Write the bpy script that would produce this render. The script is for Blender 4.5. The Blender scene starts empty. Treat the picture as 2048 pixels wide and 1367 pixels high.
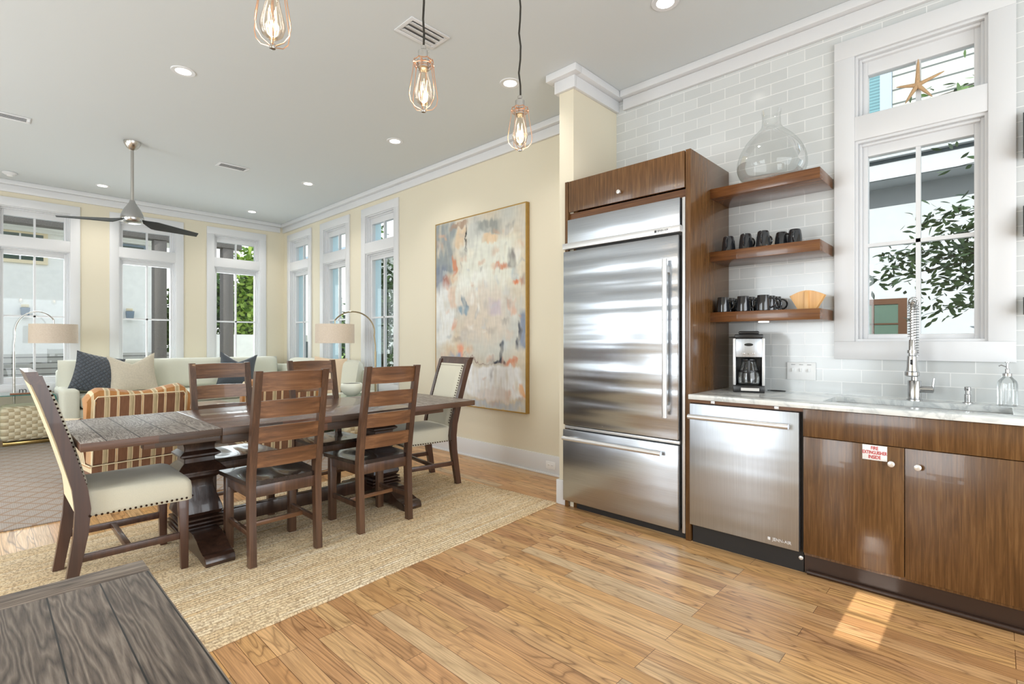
import bpy, bmesh, math, random
from mathutils import Vector, Matrix, noise
R = math.radians
random.seed(7)
S = bpy.context.scene
COL = S.collection
# ------------------------------------------------------------ camera, world, sun, exposure
S.view_settings.view_transform = 'Standard'
S.view_settings.look = 'None'
S.view_settings.gamma = 1.0
S.view_settings.exposure = 0.2
S.view_settings.use_curve_mapping = False
cam = bpy.data.cameras.new('camera')
cam.sensor_width = 36.0
cam.lens = 36.0 * 1014.0 / 2048.0
cam.clip_start = 0.05
co = bpy.data.objects.new('camera', cam)
co.location = (0, 0, 1.24)
co.rotation_euler = (R(90), 0, R(-46.22))
COL.objects.link(co)
S.camera = co
S.cycles.use_denoising = True
S.cycles.max_bounces = 8
S.cycles.diffuse_bounces = 5
S.cycles.glossy_bounces = 4
S.cycles.transparent_max_bounces = 16
S.cycles.sample_clamp_indirect = 6.0
S.cycles.caustics_reflective = False
S.cycles.caustics_refractive = False

w = bpy.data.worlds.new('world')
S.world = w
w.use_nodes = True
wn = w.node_tree
bg = wn.nodes['Background']
tc = wn.nodes.new('ShaderNodeTexCoord')
sp = wn.nodes.new('ShaderNodeSeparateXYZ')
rp = wn.nodes.new('ShaderNodeValToRGB')
rp.color_ramp.elements[0].position = 0.0
rp.color_ramp.elements[0].color = (0.96, 0.96, 0.96, 1)
rp.color_ramp.elements[1].position = 0.7
rp.color_ramp.elements[1].color = (0.70, 0.79, 0.92, 1)
wn.links.new(tc.outputs['Generated'], sp.inputs[0])
wn.links.new(sp.outputs['Z'], rp.inputs[0])
wn.links.new(rp.outputs[0], bg.inputs['Color'])
bg.inputs['Strength'].default_value = 1.7

sun = bpy.data.lights.new('sun', 'SUN')
sun.energy = 7.5
sun.angle = R(0.12)
sun.color = (1.0, 0.98, 0.94)
so = bpy.data.objects.new('sun', sun)
so.rotation_euler = Vector((-1, 0, 0.5095)).to_track_quat('Z', 'Y').to_euler()
so.location = (-8, 0, 8)
COL.objects.link(so)


def area(name, loc, d, sx, sy, e, c=(1, 1, 1), spread=180):
    l = bpy.data.lights.new(name, 'AREA')
    l.shape = 'RECTANGLE'
    l.size, l.size_y = sx, sy
    l.energy = e
    l.color = c
    l.spread = R(spread)
    o = bpy.data.objects.new(name, l)
    o.location = loc
    o.rotation_euler = Vector(d).to_track_quat('-Z', 'Y').to_euler()
    COL.objects.link(o)
    return o


# added fill lamps in unseen back and left openings and outside the far windows
area('fill_back', (0.6, -2.34, 1.35), (0, 1, 0.0), 4.6, 2.3, 135, (0.88, 0.95, 1.0))
for yy, ee in ((2.3, 78), (5.3, 66), (8.0, 20)):
    area('fill_left', (-2.46, yy, 1.55), (1, 0, 0.0), 1.7, 1.9, ee, (0.88, 0.95, 1.0))
for xx in (0.47, 1.69, 2.91):
    area('fill_far', (xx, 9.36, 1.6), (0, -1, -0.1), 0.56, 1.5, 11, (0.90, 0.96, 1.0))

# ------------------------------------------------------------ node helpers


class Mt:
    def __init__(s, name):
        s.m = bpy.data.materials.new(name)
        s.m.use_nodes = True
        s.t = s.m.node_tree
        s.b = s.t.nodes['Principled BSDF']
        s.tc = None

    def n(s, ty, ins=None, **pr):
        nd = s.t.nodes.new('ShaderNode' + ty)
        for k, v in pr.items():
            setattr(nd, k, v)
        for k, v in (ins or {}).items():
            s.set(nd.inputs[k], v)
        return nd

    def set(s, sock, v):
        if hasattr(v, 'is_output'):
            s.t.links.new(v, sock)
        elif hasattr(v, 'outputs'):
            s.t.links.new(v.outputs[0], sock)
        else:
            if isinstance(v, tuple) and len(v) == 3 and sock.type == 'RGBA':
                v = v + (1,)
            sock.default_value = v

    def P(s, **k):
        for a, v in k.items():
            s.set(s.b.inputs[a.replace('_', ' ')], v)
        return s

    def co(s, scale=(1, 1, 1), rot=(0, 0, 0), loc=(0, 0, 0), rnd=False):
        if s.tc is None:
            s.tc = s.n('TexCoord')
        mp = s.n('Mapping', {'Vector': s.tc.outputs['Object'], 'Scale': scale, 'Rotation': rot, 'Location': loc})
        if rnd:
            oi = s.n('ObjectInfo')
            ml = s.m_('MULTIPLY', oi.outputs['Random'], 37.0)
            return s.n('VectorMath', {0: mp.outputs[0], 1: ml}, operation='ADD')
        return mp

    def m_(s, op, a, b=0.0, c=0.0, clamp=False):
        nd = s.n('Math', {0: a, 1: b}, operation=op, use_clamp=clamp)
        if op in ('MULTIPLY_ADD', 'COMPARE'):
            s.set(nd.inputs[2], c)
        return nd

    def ramp(s, fac, stops, interp='LINEAR'):
        r = s.n('ValToRGB', {0: fac})
        r.color_ramp.interpolation = interp
        e = r.color_ramp.elements
        while len(e) < len(stops):
            e.new(0.5)
        for i, (p, c) in enumerate(stops):
            e[i].position = p
            if not isinstance(c, tuple):
                c = (c, c, c)
            e[i].color = c + (1,)
        return r

    def mix(s, f, a, b, bt='MIX'):
        nd = s.n('Mix', data_type='RGBA', blend_type=bt)
        s.set(nd.inputs[0], f)
        s.set(nd.inputs[6], a)
        s.set(nd.inputs[7], b)
        return nd.outputs[2]

    def noise(s, v, scale=5, det=4, rough=0.5, dist=0.0):
        return s.n('TexNoise', {'Vector': v, 'Scale': scale, 'Detail': det, 'Roughness': rough, 'Distortion': dist}).outputs[0]

    def bump(s, h, st=0.3, d=0.01):
        nd = s.n('Bump', {'Height': h, 'Strength': st, 'Distance': d})
        s.set(s.b.inputs['Normal'], nd)
        return s


def srgb(r, g, b):
    f = lambda c: (c / 255 / 12.92) if c <= 10 else ((c / 255 + 0.055) / 1.055) ** 2.4
    return (f(r), f(g), f(b))


def plain(name, c, rough=0.5, metal=0.0, nz=0.0, ns=40, **k):
    m = Mt(name)
    m.P(Roughness=rough, Metallic=metal, **k)
    if nz:
        v = m.noise(m.co(), ns, 3)
        c2 = tuple(x * (1 - nz) for x in c)
        m.P(Base_Color=m.ramp(v, [(0.3, c2), (0.7, c)]))
        m.bump(v, 0.15, 0.002)
    else:
        m.P(Base_Color=c)
    return m.m


def wood(name, dark, mid, light, axis='z', rough=0.4, fine=60, coat=0.0, bump=0.2, contrast=(0.25, 0.5, 0.75), big=14):
    m = Mt(name)
    a = {'x': (0.06, 1, 1), 'y': (1, 0.06, 1), 'z': (1, 1, 0.06)}[axis]
    v = m.co(tuple(q * big for q in a), rnd=True)
    n1 = m.noise(v, 1.0, 6, 0.6, 0.6)
    v2 = m.co(tuple(q * fine * 2 if q == 1 else q * fine * .5 for q in a), rnd=True)
    n2 = m.noise(v2, 1.0, 3, 0.6)
    f = m.m_('ADD', m.m_('MULTIPLY', n1, 0.62), m.m_('MULTIPLY', n2, 0.38))
    m.P(Base_Color=m.ramp(f, [(contrast[0], dark), (contrast[1], mid), (contrast[2], light)]), Roughness=rough, Coat_Weight=coat)
    m.bump(f, bump, 0.002)
    return m.m


M = {}
M['cream'] = plain('cream_paint', srgb(222, 214, 193), 0.7)
M['ceil'] = plain('ceiling_paint', srgb(208, 213, 215), 0.8)
M['trim'] = plain('white_trim', srgb(218, 219, 221), 0.35)
M['white'] = plain('white_plastic', srgb(235, 236, 236), 0.3)
M['black'] = plain('black_plastic', (0.012, 0.012, 0.013), 0.3)
M['darkgap'] = plain('dark_recess', (0.015, 0.013, 0.012), 0.6)
M['chrome'] = plain('chrome', (0.50, 0.50, 0.50), 0.2, 1.0)
M['nickel'] = plain('brushed_nickel', (0.55, 0.53, 0.50), 0.25, 1.0)
M['handle'] = plain('satin_handle', (0.72, 0.72, 0.72), 0.42, 0.85)
M['knob'] = plain('satin_knob', (0.80, 0.79, 0.77), 0.35, 0.6)
M['abrass'] = plain('aged_brass', (0.33, 0.27, 0.17), 0.3, 1.0)
M['brass'] = plain('brass', (0.55, 0.40, 0.16), 0.25, 1.0)
M['gold'] = plain('gold_frame', srgb(176, 140, 72), 0.4, 0.3, 0.15, 30)
M['bronze'] = plain('bronze', srgb(70, 50, 38), 0.35, 0.9)
M['copper'] = plain('copper', srgb(226, 184, 156), 0.3, 1.0)
M['ceramic'] = plain('black_glazed_ceramic', (0.018, 0.02, 0.024), 0.12, 0.0, Coat_Weight=0.6)
M['bowl'] = plain('pale_green_ceramic', srgb(236, 239, 226), 0.35)
M['fan_dark'] = plain('charcoal_blade', srgb(62, 66, 68), 0.35, 0.3)
M['nail'] = plain('bronze_nail', srgb(60, 42, 32), 0.3, 0.9)
M['stucco'] = plain('white_stucco', srgb(240, 240, 236), 0.85, 0, 0.06, 8)
M['bluetrim'] = plain('pale_blue_paint', srgb(206, 229, 236), 0.6)
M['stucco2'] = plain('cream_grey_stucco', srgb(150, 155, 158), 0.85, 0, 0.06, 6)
M['greyblue'] = plain('grey_blue_paint', srgb(120, 135, 150), 0.6)
M['red'] = plain('red_ink', srgb(190, 30, 40), 0.5)
M['ink'] = plain('dark_ink', srgb(70, 70, 74), 0.5)
M['silver'] = plain('silver_print', (0.8, 0.8, 0.8), 0.3, 0.5)
M['cord'] = plain('black_braided_cord', srgb(48, 44, 36), 0.8, 0, 0.5, 400)
M['patio'] = plain('concrete_ground', srgb(190, 188, 180), 0.9, 0, 0.15, 6)
M['trunk'] = plain('grey_bark', srgb(92, 84, 74), 0.9, 0, 0.4, 20)
M['ventback'] = plain('vent_shadow', srgb(120, 120, 118), 0.7)
M['porch'] = plain('dark_rough_timber', srgb(128, 122, 117), 0.9, 0, 0.45, 90)
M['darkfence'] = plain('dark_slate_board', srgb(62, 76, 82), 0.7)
M['bookwood'] = plain('brown_wood_block', srgb(140, 96, 66), 0.5, 0, 0.2, 30)


def flat_brick(name, c1, c2, mortar, bw, bh, ms, swap, off=0.5, freq=2, rough=0.3, shift=(0, 0), bumpst=0.3, coat=0.0, smooth=0.1):
    m = Mt(name)
    c = m.co()
    s = m.n('SeparateXYZ', {0: c.outputs[0]})
    a, b = swap
    x = m.m_('ADD', s.outputs[a], shift[0])
    y = m.m_('ADD', s.outputs[b], shift[1])
    v = m.n('CombineXYZ', {0: x, 1: y})
    br = m.n('TexBrick', {'Vector': v, 'Color1': c1, 'Color2': c2, 'Mortar': mortar, 'Scale': 1.0, 'Mortar Size': ms,
                          'Mortar Smooth': smooth, 'Brick Width': bw, 'Row Height': bh, 'Bias': 0.0}, offset=off, offset_frequency=freq)
    return m, v, br


m, v, br = flat_brick('glass_subway_tile', srgb(200, 203, 203), srgb(209, 212, 212), srgb(232, 233, 232), 0.2035, 0.0762, 0.0022, ('Y', 'Z'),
                      shift=(-1.0014 + 20.35, -0.918 + 0.0762 * 20))
m.P(Base_Color=br.outputs[0], Roughness=0.13, Specular_IOR_Level=0.5)
m.bump(m.m_('ADD', m.m_('SUBTRACT', 1.0, br.outputs['Fac']), m.m_('MULTIPLY', m.noise(m.co(), 9, 1), 0.25)), 0.25, 0.002)
M['tile'] = m.m

# oak floor
m, v, br = flat_brick('oak_floor', (0, 0, 0), (1, 1, 1), (0.5, 0.5, 0.5), 1.05, 0.083, 0.0010, ('Y', 'X'), off=0.37, freq=3, shift=(20, 20.03), smooth=0.0)
rnd = m.n('SeparateColor', {0: br.outputs[0]}).outputs[0]
c = m.co()
s = m.n('SeparateXYZ', {0: c.outputs[0]})
ro = m.m_('MULTIPLY', rnd, 53.0)
gv = m.n('CombineXYZ', {0: m.m_('MULTIPLY', s.outputs[0], 9.0), 1: m.m_('MULTIPLY', s.outputs[1], 1.1), 2: ro})
low = m.noise(gv, 1.0, 2.0, 0.5, 0.35)
ring = m.m_('PINGPONG', m.m_('MULTIPLY', low, 26.0), 1.0)
gf = m.n('CombineXYZ', {0: m.m_('MULTIPLY', s.outputs[0], 160.0), 1: m.m_('MULTIPLY', s.outputs[1], 4.0), 2: ro})
fine = m.noise(gf, 1.0, 3.0, 0.6)
ringr = m.ramp(ring, [(0.0, 1.0), (0.22, 0.35), (0.6, 0.0)])
base = m.ramp(rnd, [(0.0, srgb(188, 138, 92)), (0.2, srgb(224, 176, 118)), (0.4, srgb(206, 156, 108)), (0.6, srgb(234, 192, 138)), (0.8, srgb(218, 168, 108)), (1.0, srgb(222, 196, 158))])
mod = m.ramp(m.noise(gv, 0.5, 2.0), [(0.3, 0.82), (0.7, 1.08)])
b1 = m.mix(1.0, base, mod, 'MULTIPLY')
strength = m.m_('MULTIPLY', ringr, m.ramp(m.noise(gv, 0.35, 1.0), [(0.35, 1.0), (0.65, 0.35)]))
b2 = m.mix(m.m_('MULTIPLY', strength, 0.72), b1, srgb(92, 58, 32))
b3 = m.mix(m.m_('MULTIPLY', m.ramp(fine, [(0.42, 1.0), (0.6, 0.0)]), 0.3), b2, srgb(110, 72, 40))
b4 = m.mix(br.outputs['Fac'], b3, srgb(96, 62, 36))
m.P(Base_Color=b4, Roughness=m.ramp(fine, [(0.3, 0.38), (0.7, 0.28)]), Specular_IOR_Level=0.45)
m.bump(m.m_('SUBTRACT', m.m_('MULTIPLY', fine, 0.15), br.outputs['Fac']), 0.25, 0.001)
M['floor'] = m.m


def steel(name, horiz=True, rough=0.24, wav=0.5):
    m = Mt(name)
    st = m.noise(m.co((3, 3, 400) if horiz else (3, 400, 3)), 1.0, 2)
    # a slight oil-canning of the sheet
    wv = m.noise(m.co((0.5, 0.3, 5.5)), 1.0, 1.5)
    m.P(Base_Color=m.ramp(st, [(0.3, (0.47, 0.50, 0.545)), (0.7, (0.56, 0.595, 0.645))]), Metallic=1.0, Roughness=rough,
        Anisotropic=0.0)
    b = m.n('Bump', {'Height': st, 'Strength': 0.06, 'Distance': 0.001})
    b2 = m.n('Bump', {'Height': wv, 'Strength': wav, 'Distance': 0.06, 'Normal': b.outputs[0]})
    m.set(m.b.inputs['Normal'], b2)
    return m.m


M['steel'] = steel('brushed_steel', True, 0.27, 0.8)
M['steel3'] = steel('brushed_steel_plain', True, 0.3, 0.2)
M['steel2'] = steel('brushed_steel_vertical', False, 0.36, 0.15)

M['cab'] = wood('walnut_veneer', srgb(66, 42, 20), srgb(96, 65, 35), srgb(126, 92, 56), 'z', 0.27, 140, 0.2, 0.12, (.3, .5, .7), 70)
M['cabh'] = wood('walnut_veneer_horizontal', srgb(74, 42, 18), srgb(106, 66, 34), srgb(134, 90, 50), 'y', 0.27, 140, 0.2, 0.1, (.3, .5, .7), 60)
M['toe'] = plain('dark_brown_base', srgb(52, 34, 24), 0.4)
M['ch'] = wood('chair_wood', srgb(46, 30, 22), srgb(80, 55, 40), srgb(116, 84, 62), 'z', 0.34, 40, 0.2)
M['chx'] = wood('chair_slat_wood', srgb(58, 37, 24), srgb(112, 76, 50), srgb(160, 116, 80), 'x', 0.34, 40, 0.2, 0.25, (.28, .5, .74))
M['seatw'] = wood('dark_seat_wood', srgb(26, 21, 20), srgb(42, 32, 29), srgb(58, 44, 38), 'y', 0.26, 30, 0.3, 0.05)
M['tdark'] = wood('dark_trestle_wood', srgb(32, 22, 18), srgb(56, 38, 30), srgb(84, 60, 48), 'z', 0.28, 40, 0.3, 0.6)
M['hostw'] = wood('host_chair_wood', srgb(40, 24, 18), srgb(72, 46, 35), srgb(98, 66, 50), 'z', 0.34, 30, 0.2)
M['bamboo'] = wood('bamboo', srgb(196, 142, 84), srgb(220, 172, 112), srgb(235, 196, 140), 'z', 0.4, 40)
M['cotw'] = wood('coffee_table_wood', srgb(100, 60, 40), srgb(150, 100, 68), srgb(176, 128, 92), 'x', 0.3, 30, 0.3)


def planktop(name, cs, axis, wdt, dark, rough, seam=0.004, worn=0.0, ph=0.0):
    m = Mt(name)
    c = m.co()
    s = m.n('SeparateXYZ', {0: c.outputs[0]})
    a, b = ('X', 'Y') if axis == 'x' else ('Y', 'X')
    v = m.n('CombineXYZ', {0: m.m_('ADD', s.outputs[a], 30.0), 1: m.m_('ADD', s.outputs[b], 30.0 + ph)})
    br = m.n('TexBrick', {'Vector': v, 'Color1': (0, 0, 0, 1), 'Color2': (1, 1, 1, 1), 'Mortar': (.5, .5, .5, 1), 'Scale': 1.0,
                          'Mortar Size': seam, 'Mortar Smooth': 0.0, 'Brick Width': 9.0, 'Row Height': wdt, 'Bias': 0.0}, offset=0.3)
    rn = m.n('SeparateColor', {0: br.outputs[0]}).outputs[0]
    ro = m.m_('MULTIPLY', rn, 31.0)
    g = m.n('CombineXYZ', {0: m.m_('MULTIPLY', s.outputs[a], 1.6), 1: m.m_('MULTIPLY', s.outputs[b], 13.0), 2: ro})
    low = m.noise(g, 1.0, 3.0, 0.5, 0.4)
    ring = m.m_('PINGPONG', m.m_('MULTIPLY', low, 34.0), 1.0)
    g2 = m.n('CombineXYZ', {0: m.m_('MULTIPLY', s.outputs[a], 16.0), 1: m.m_('MULTIPLY', s.outputs[b], 240.0), 2: ro})
    fine = m.noise(g2, 1.0, 4.0, 0.65)
    f = m.m_('ADD', m.m_('MULTIPLY', ring, 0.35), m.m_('MULTIPLY', fine, 0.65))
    col = m.ramp(f, [(0.25, cs[0]), (0.5, cs[1]), (0.8, cs[2])])
    col = m.mix(1.0, col, m.ramp(rn, [(0, 0.8), (1, 1.15)]), 'MULTIPLY')
    col = m.mix(br.outputs['Fac'], col, dark)
    m.P(Base_Color=col, Roughness=rough, Coat_Weight=worn)
    m.bump(m.m_('SUBTRACT', m.m_('MULTIPLY', f, 0.5), br.outputs['Fac']), 0.6, 0.003)
    return m.m


M['topmid'] = planktop('dark_polished_planks', [srgb(62, 40, 32), srgb(98, 68, 54), srgb(134, 100, 82)], 'x', 0.16, srgb(30, 20, 16), 0.24, 0.002, 0.3)
M['topleaf'] = planktop('worn_leaf_planks', [srgb(84, 74, 68), srgb(136, 126, 118), srgb(182, 174, 166)], 'y', 0.13, srgb(36, 28, 26), 0.5, 0.003, 0.0)
M['fore'] = planktop('weathered_grey_planks', [srgb(72, 61, 54), srgb(116, 102, 91), srgb(160, 146, 132)], 'y', 0.078, srgb(26, 24, 22), 0.6, 0.0012, 0.0, -0.0530)
M['forex'] = planktop('weathered_grey_end_board', [srgb(74, 63, 56), srgb(120, 106, 95), srgb(164, 150, 136)], 'x', 4.0, srgb(26, 24, 22), 0.6, 0.001, 0.0)

# table edge: blocks of different woods
m = Mt('table_edge_blocks')
br = m.n('TexBrick', {'Vector': m.co((1, 1, 1)), 'Color1': (0, 0, 0, 1), 'Color2': (1, 1, 1, 1), 'Mortar': (.3, .3, .3, 1), 'Scale': 1.0,
                      'Mortar Size': 0.001, 'Brick Width': 0.31, 'Row Height': 9.0}, offset=0.0)
rn = m.n('SeparateColor', {0: br.outputs[0]}).outputs[0]
nz = m.noise(m.co((5, 5, 70), rnd=True), 1.0, 4, 0.6)
col = m.ramp(rn, [(0.0, srgb(66, 52, 44)), (0.35, srgb(86, 66, 52)), (0.6, srgb(108, 72, 52)), (0.85, srgb(76, 60, 50)), (1.0, srgb(124, 84, 58))])
m.P(Base_Color=m.mix(1.0, col, m.ramp(nz, [(0.3, 0.6), (0.7, 1.25)]), 'MULTIPLY'), Roughness=0.45)
m.bump(nz, 0.5, 0.003)
M['tedge'] = m.m


def fabric(name, c, d=0.12, sc=350, rough=0.85, bump=0.25, sheen=0.2):
    m = Mt(name)
    n = m.noise(m.co(rnd=True), sc, 2)
    n2 = m.noise(m.co(rnd=True), 6, 3)
    c2 = tuple(q * (1 - d) for q in c)
    m.P(Base_Color=m.mix(m.m_('MULTIPLY', n2, 0.25), m.ramp(n, [(0.3, c2), (0.7, c)]), tuple(q * .85 for q in c)), Roughness=rough, Sheen_Weight=sheen)
    m.bump(n, bump, 0.002)
    return m.m


M['hostf'] = fabric('cream_linen', srgb(210, 205, 186), 0.08)
M['hostb'] = fabric('warm_cream_linen', srgb(222, 206, 170), 0.08)
M['sofa'] = fabric('pale_sage_linen', srgb(222, 222, 206), 0.12)
M['navy'] = fabric('dark_slate_velvet', srgb(58, 66, 76), 0.35, 90, 0.6, 0.5, 0.6)
M['taupe'] = fabric('pale_taupe_cushion', srgb(206, 196, 176), 0.15, 60)
M['peach'] = fabric('peach_linen_cushion', srgb(222, 198, 168), 0.1, 200)
m = Mt('quilted_slate_velvet')
q = m.co((30, 30, 30), (0, 0, R(45)))
s = m.n('SeparateXYZ', {0: m.co((26, 26, 26), (0, R(45), 0)).outputs[0]})
aa = m.m_('ABSOLUTE', m.m_('SINE', m.m_('MULTIPLY', s.outputs[0], 3.14)))
bb = m.m_('ABSOLUTE', m.m_('SINE', m.m_('MULTIPLY', s.outputs[2], 3.14)))
hh = m.m_('MINIMUM', aa, bb)
m.P(Base_Color=m.ramp(hh, [(0.0, srgb(34, 38, 44)), (0.5, srgb(70, 78, 88))]), Roughness=0.6, Sheen_Weight=0.5)
m.bump(hh, 0.8, 0.01)
M['quilt'] = m.m


def stripes(name, axis, stops, period, rough=0.8):
    m = Mt(name)
    s = m.n('SeparateXYZ', {0: m.co().outputs[0]})
    f = m.m_('FRACT', m.m_('DIVIDE', m.m_('ADD', s.outputs[axis], 10.0), period))
    n = m.noise(m.co((90, 90, 12)), 1.0, 3)
    col = m.ramp(f, stops, 'CONSTANT')
    m.P(Base_Color=m.mix(1.0, col, m.ramp(n, [(0.3, 0.84), (0.7, 1.08)]), 'MULTIPLY'), Roughness=rough, Sheen_Weight=0.2)
    m.bump(n, 0.2, 0.002)
    return m.m


BR, CR, TN, OL = srgb(124, 84, 58), srgb(224, 204, 166), srgb(190, 172, 136), srgb(168, 150, 112)
ST = [(0.0, BR), (0.27, CR), (0.30, TN), (0.40, OL), (0.44, TN), (0.47, CR), (0.5, BR), (0.77, CR), (0.81, srgb(196, 150, 104)), (0.84, CR), (0.88, BR)]
M['stripe'] = stripes('brown_cream_stripe', 0, ST, 0.17)
M['stripeside'] = stripes('cream_stripe', 1, [(0.0, CR), (0.3, TN), (0.4, BR), (0.47, CR), (0.75, OL), (0.85, CR), (0.92, BR)], 0.09)
M['piping'] = plain('cream_piping', srgb(226, 212, 180), 0.7)
M['stripetop'] = stripes('orange_cream_stripe', 0, [(0.0, srgb(184, 128, 72)), (0.27, CR), (0.33, TN), (0.44, CR), (0.5, srgb(184, 128, 72)), (0.77, CR), (0.88, srgb(184, 128, 72))], 0.17)

# woven rope
m = Mt('woven_natural_strap')
s = m.n('SeparateXYZ', {0: m.co().outputs[0]})
W_ = 0.05
hx = m.m_('ADD', s.outputs[0], s.outputs[1])
fx = m.m_('FLOOR', m.m_('DIVIDE', hx, W_))
fz = m.m_('FLOOR', m.m_('DIVIDE', s.outputs[2], W_ * 0.8))
ck = m.m_('MODULO', m.m_('ABSOLUTE', m.m_('ADD', fx, fz)), 2.0)
px = m.m_('ABSOLUTE', m.m_('SINE', m.m_('MULTIPLY', m.m_('DIVIDE', hx, W_), math.pi)))
pz = m.m_('ABSOLUTE', m.m_('SINE', m.m_('MULTIPLY', m.m_('DIVIDE', s.outputs[2], W_ * 0.8), math.pi)))
nn = m.noise(m.co((120, 120, 120)), 1.0, 2)
h = m.m_('ADD', m.m_('MULTIPLY', ck, 0.7), m.m_('MULTIPLY', m.m_('MULTIPLY', px, pz), 0.5))
m.P(Base_Color=m.mix(m.m_('MULTIPLY', nn, 0.3), m.mix(ck, srgb(186, 170, 138), srgb(224, 213, 184)), srgb(150, 132, 98)), Roughness=0.85)
m.bump(h, 0.9, 0.012)
M['weave'] = m.m

# jute rug
m = Mt('braided_jute')
c = m.co()
s = m.n('SeparateXYZ', {0: c.outputs[0]})
yw = m.m_('ADD', s.outputs[1], m.m_('MULTIPLY', m.noise(m.co((2, 2, 2)), 1.0, 2), 0.03))
row = m.m_('FRACT', m.m_('DIVIDE', m.m_('ADD', yw, 20.0), 0.023))
rid = m.m_('FLOOR', m.m_('DIVIDE', m.m_('ADD', yw, 20.0), 0.023))
rh = m.m_('SINE', m.m_('MULTIPLY', row, math.pi))
tw = m.n('CombineXYZ', {0: m.m_('MULTIPLY', s.outputs[0], 95.0), 1: m.m_('MULTIPLY', rid, 7.3), 2: m.m_('MULTIPLY', row, 1.5)})
n1 = m.noise(tw, 1.0, 3, 0.6)
n3 = m.noise(m.n('CombineXYZ', {0: m.m_('MULTIPLY', s.outputs[0], 0.9), 1: m.m_('MULTIPLY', rid, 1.3)}), 1.0, 3, 0.8)
n4 = m.noise(m.co((260, 260, 260)), 1.0, 2)
base = m.ramp(n3, [(0.3, srgb(212, 176, 126)), (0.5, srgb(232, 208, 168)), (0.7, srgb(244, 230, 204))])
dk = m.m_('MULTIPLY', m.ramp(n1, [(0.38, 1.0), (0.55, 0.0)]), 0.75)
col = m.mix(dk, base, srgb(132, 98, 62))
col = m.mix(m.m_('MULTIPLY', m.ramp(rh, [(0.0, 1.0), (0.5, 0.0)]), 0.7), col, srgb(140, 106, 66))
m.P(Base_Color=m.mix(m.m_('MULTIPLY', n4, 0.25), col, srgb(240, 222, 190)), Roughness=0.95)
m.bump(m.m_('ADD', m.m_('MULTIPLY', rh, 0.6), m.m_('MULTIPLY', n1, 0.8)), 0.8, 0.008)
M['jute'] = m.m

# lattice rug
m = Mt('lattice_pile_rug')
s = m.n('SeparateXYZ', {0: m.co().outputs[0]})
def lat(a, b, p):
    t_ = m.m_('ADD', m.m_('MULTIPLY', s.outputs[0], a), m.m_('MULTIPLY', s.outputs[1], b))
    f_ = m.m_('ABSOLUTE', m.m_('SUBTRACT', m.m_('FRACT', m.m_('ADD', m.m_('DIVIDE', t_, p), 50.0)), 0.5))
    return m.m_('LESS_THAN', f_, 0.075)
l1 = lat(1.0, 0.75, 0.16)
l2 = lat(1.0, -0.75, 0.16)
ll = m.m_('MAXIMUM', l1, l2)
rib = m.m_('FRACT', m.m_('MULTIPLY', m.m_('ADD', s.outputs[0], 20.0), 90.0))
nr = m.noise(m.co((140, 30, 1)), 1.0, 2)
col = m.mix(ll, m.mix(m.m_('MULTIPLY', rib, 0.5), srgb(178, 168, 158), srgb(132, 119, 110)), srgb(158, 134, 114))
m.P(Base_Color=m.mix(m.m_('MULTIPLY', nr, 0.4), col, srgb(104, 88, 78)), Roughness=0.9)
m.bump(m.m_('ADD', ll, m.m_('MULTIPLY', rib, 0.3)), 0.7, 0.01)
M['lattice'] = m.m

# marble
m = Mt('white_marble')
v = m.co((1, 1, 1))
n1 = m.noise(v, 3.0, 6, 0.6, 1.5)
vein = m.m_('ABSOLUTE', m.m_('SUBTRACT', n1, 0.5))
m.P(Base_Color=m.mix(m.m_('MULTIPLY', m.noise(v, 2.0, 3), 0.5), m.ramp(vein, [(0.0, srgb(184, 190, 192)), (0.04, srgb(218, 222, 221)), (0.14, srgb(236, 237, 234))]), srgb(224, 228, 226)), Roughness=0.18)
M['marble'] = m.m


def glassy(name, tint=(1, 1, 1), edge=0.3, refl=0.06, edgecol=(0.5, 0.55, 0.55), pw=0.25, rough=0.0, fr=0.8):
    m = Mt(name)
    t = m.t
    t.nodes.remove(m.b)
    out = [n for n in t.nodes if n.type == 'OUTPUT_MATERIAL'][0]
    lw = m.n('LayerWeight', {'Blend': pw})
    tr = m.n('BsdfTransparent', {'Color': m.mix(m.m_('MULTIPLY', lw.outputs['Facing'], edge), tint, edgecol)})
    gl = m.n('BsdfGlossy', {'Roughness': rough, 'Color': (1, 1, 1, 1)})
    f = m.m_('ADD', m.m_('MULTIPLY', lw.outputs['Fresnel'], fr), refl, clamp=True)
    mx = m.n('MixShader', {0: f, 1: tr.outputs[0], 2: gl.outputs[0]})
    t.links.new(mx.outputs[0], out.inputs[0])
    return m.m


M['pane'] = glassy('window_glass', (0.97, 0.985, 0.98), 0.1, 0.015, pw=0.05)
M['vase'] = glassy('clear_vase_glass', (0.98, 0.985, 0.98), 0.8, 0.02, (0.55, 0.58, 0.57), 0.25, 0.0, 0.4)
M['clear'] = glassy('clear_thin_glass', (0.96, 0.97, 0.97), 0.7, 0.03, (0.5, 0.55, 0.55), 0.3)
M['tglass'] = glassy('green_edged_glass', (0.88, 0.96, 0.94), 0.6, 0.06, (0.4, 0.6, 0.56), 0.3)
M['bulb'] = glassy('warm_bulb_glass', (1.0, 0.95, 0.88), 0.35, 0.02, (1.0, 0.75, 0.5), 0.3)
M['gedge'] = plain('teal_glass_edge', srgb(40, 110, 105), 0.15)


def emit(name, c, st):
    m = Mt(name)
    m.P(Base_Color=c, Emission_Color=c, Emission_Strength=st)
    return m.m


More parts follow.
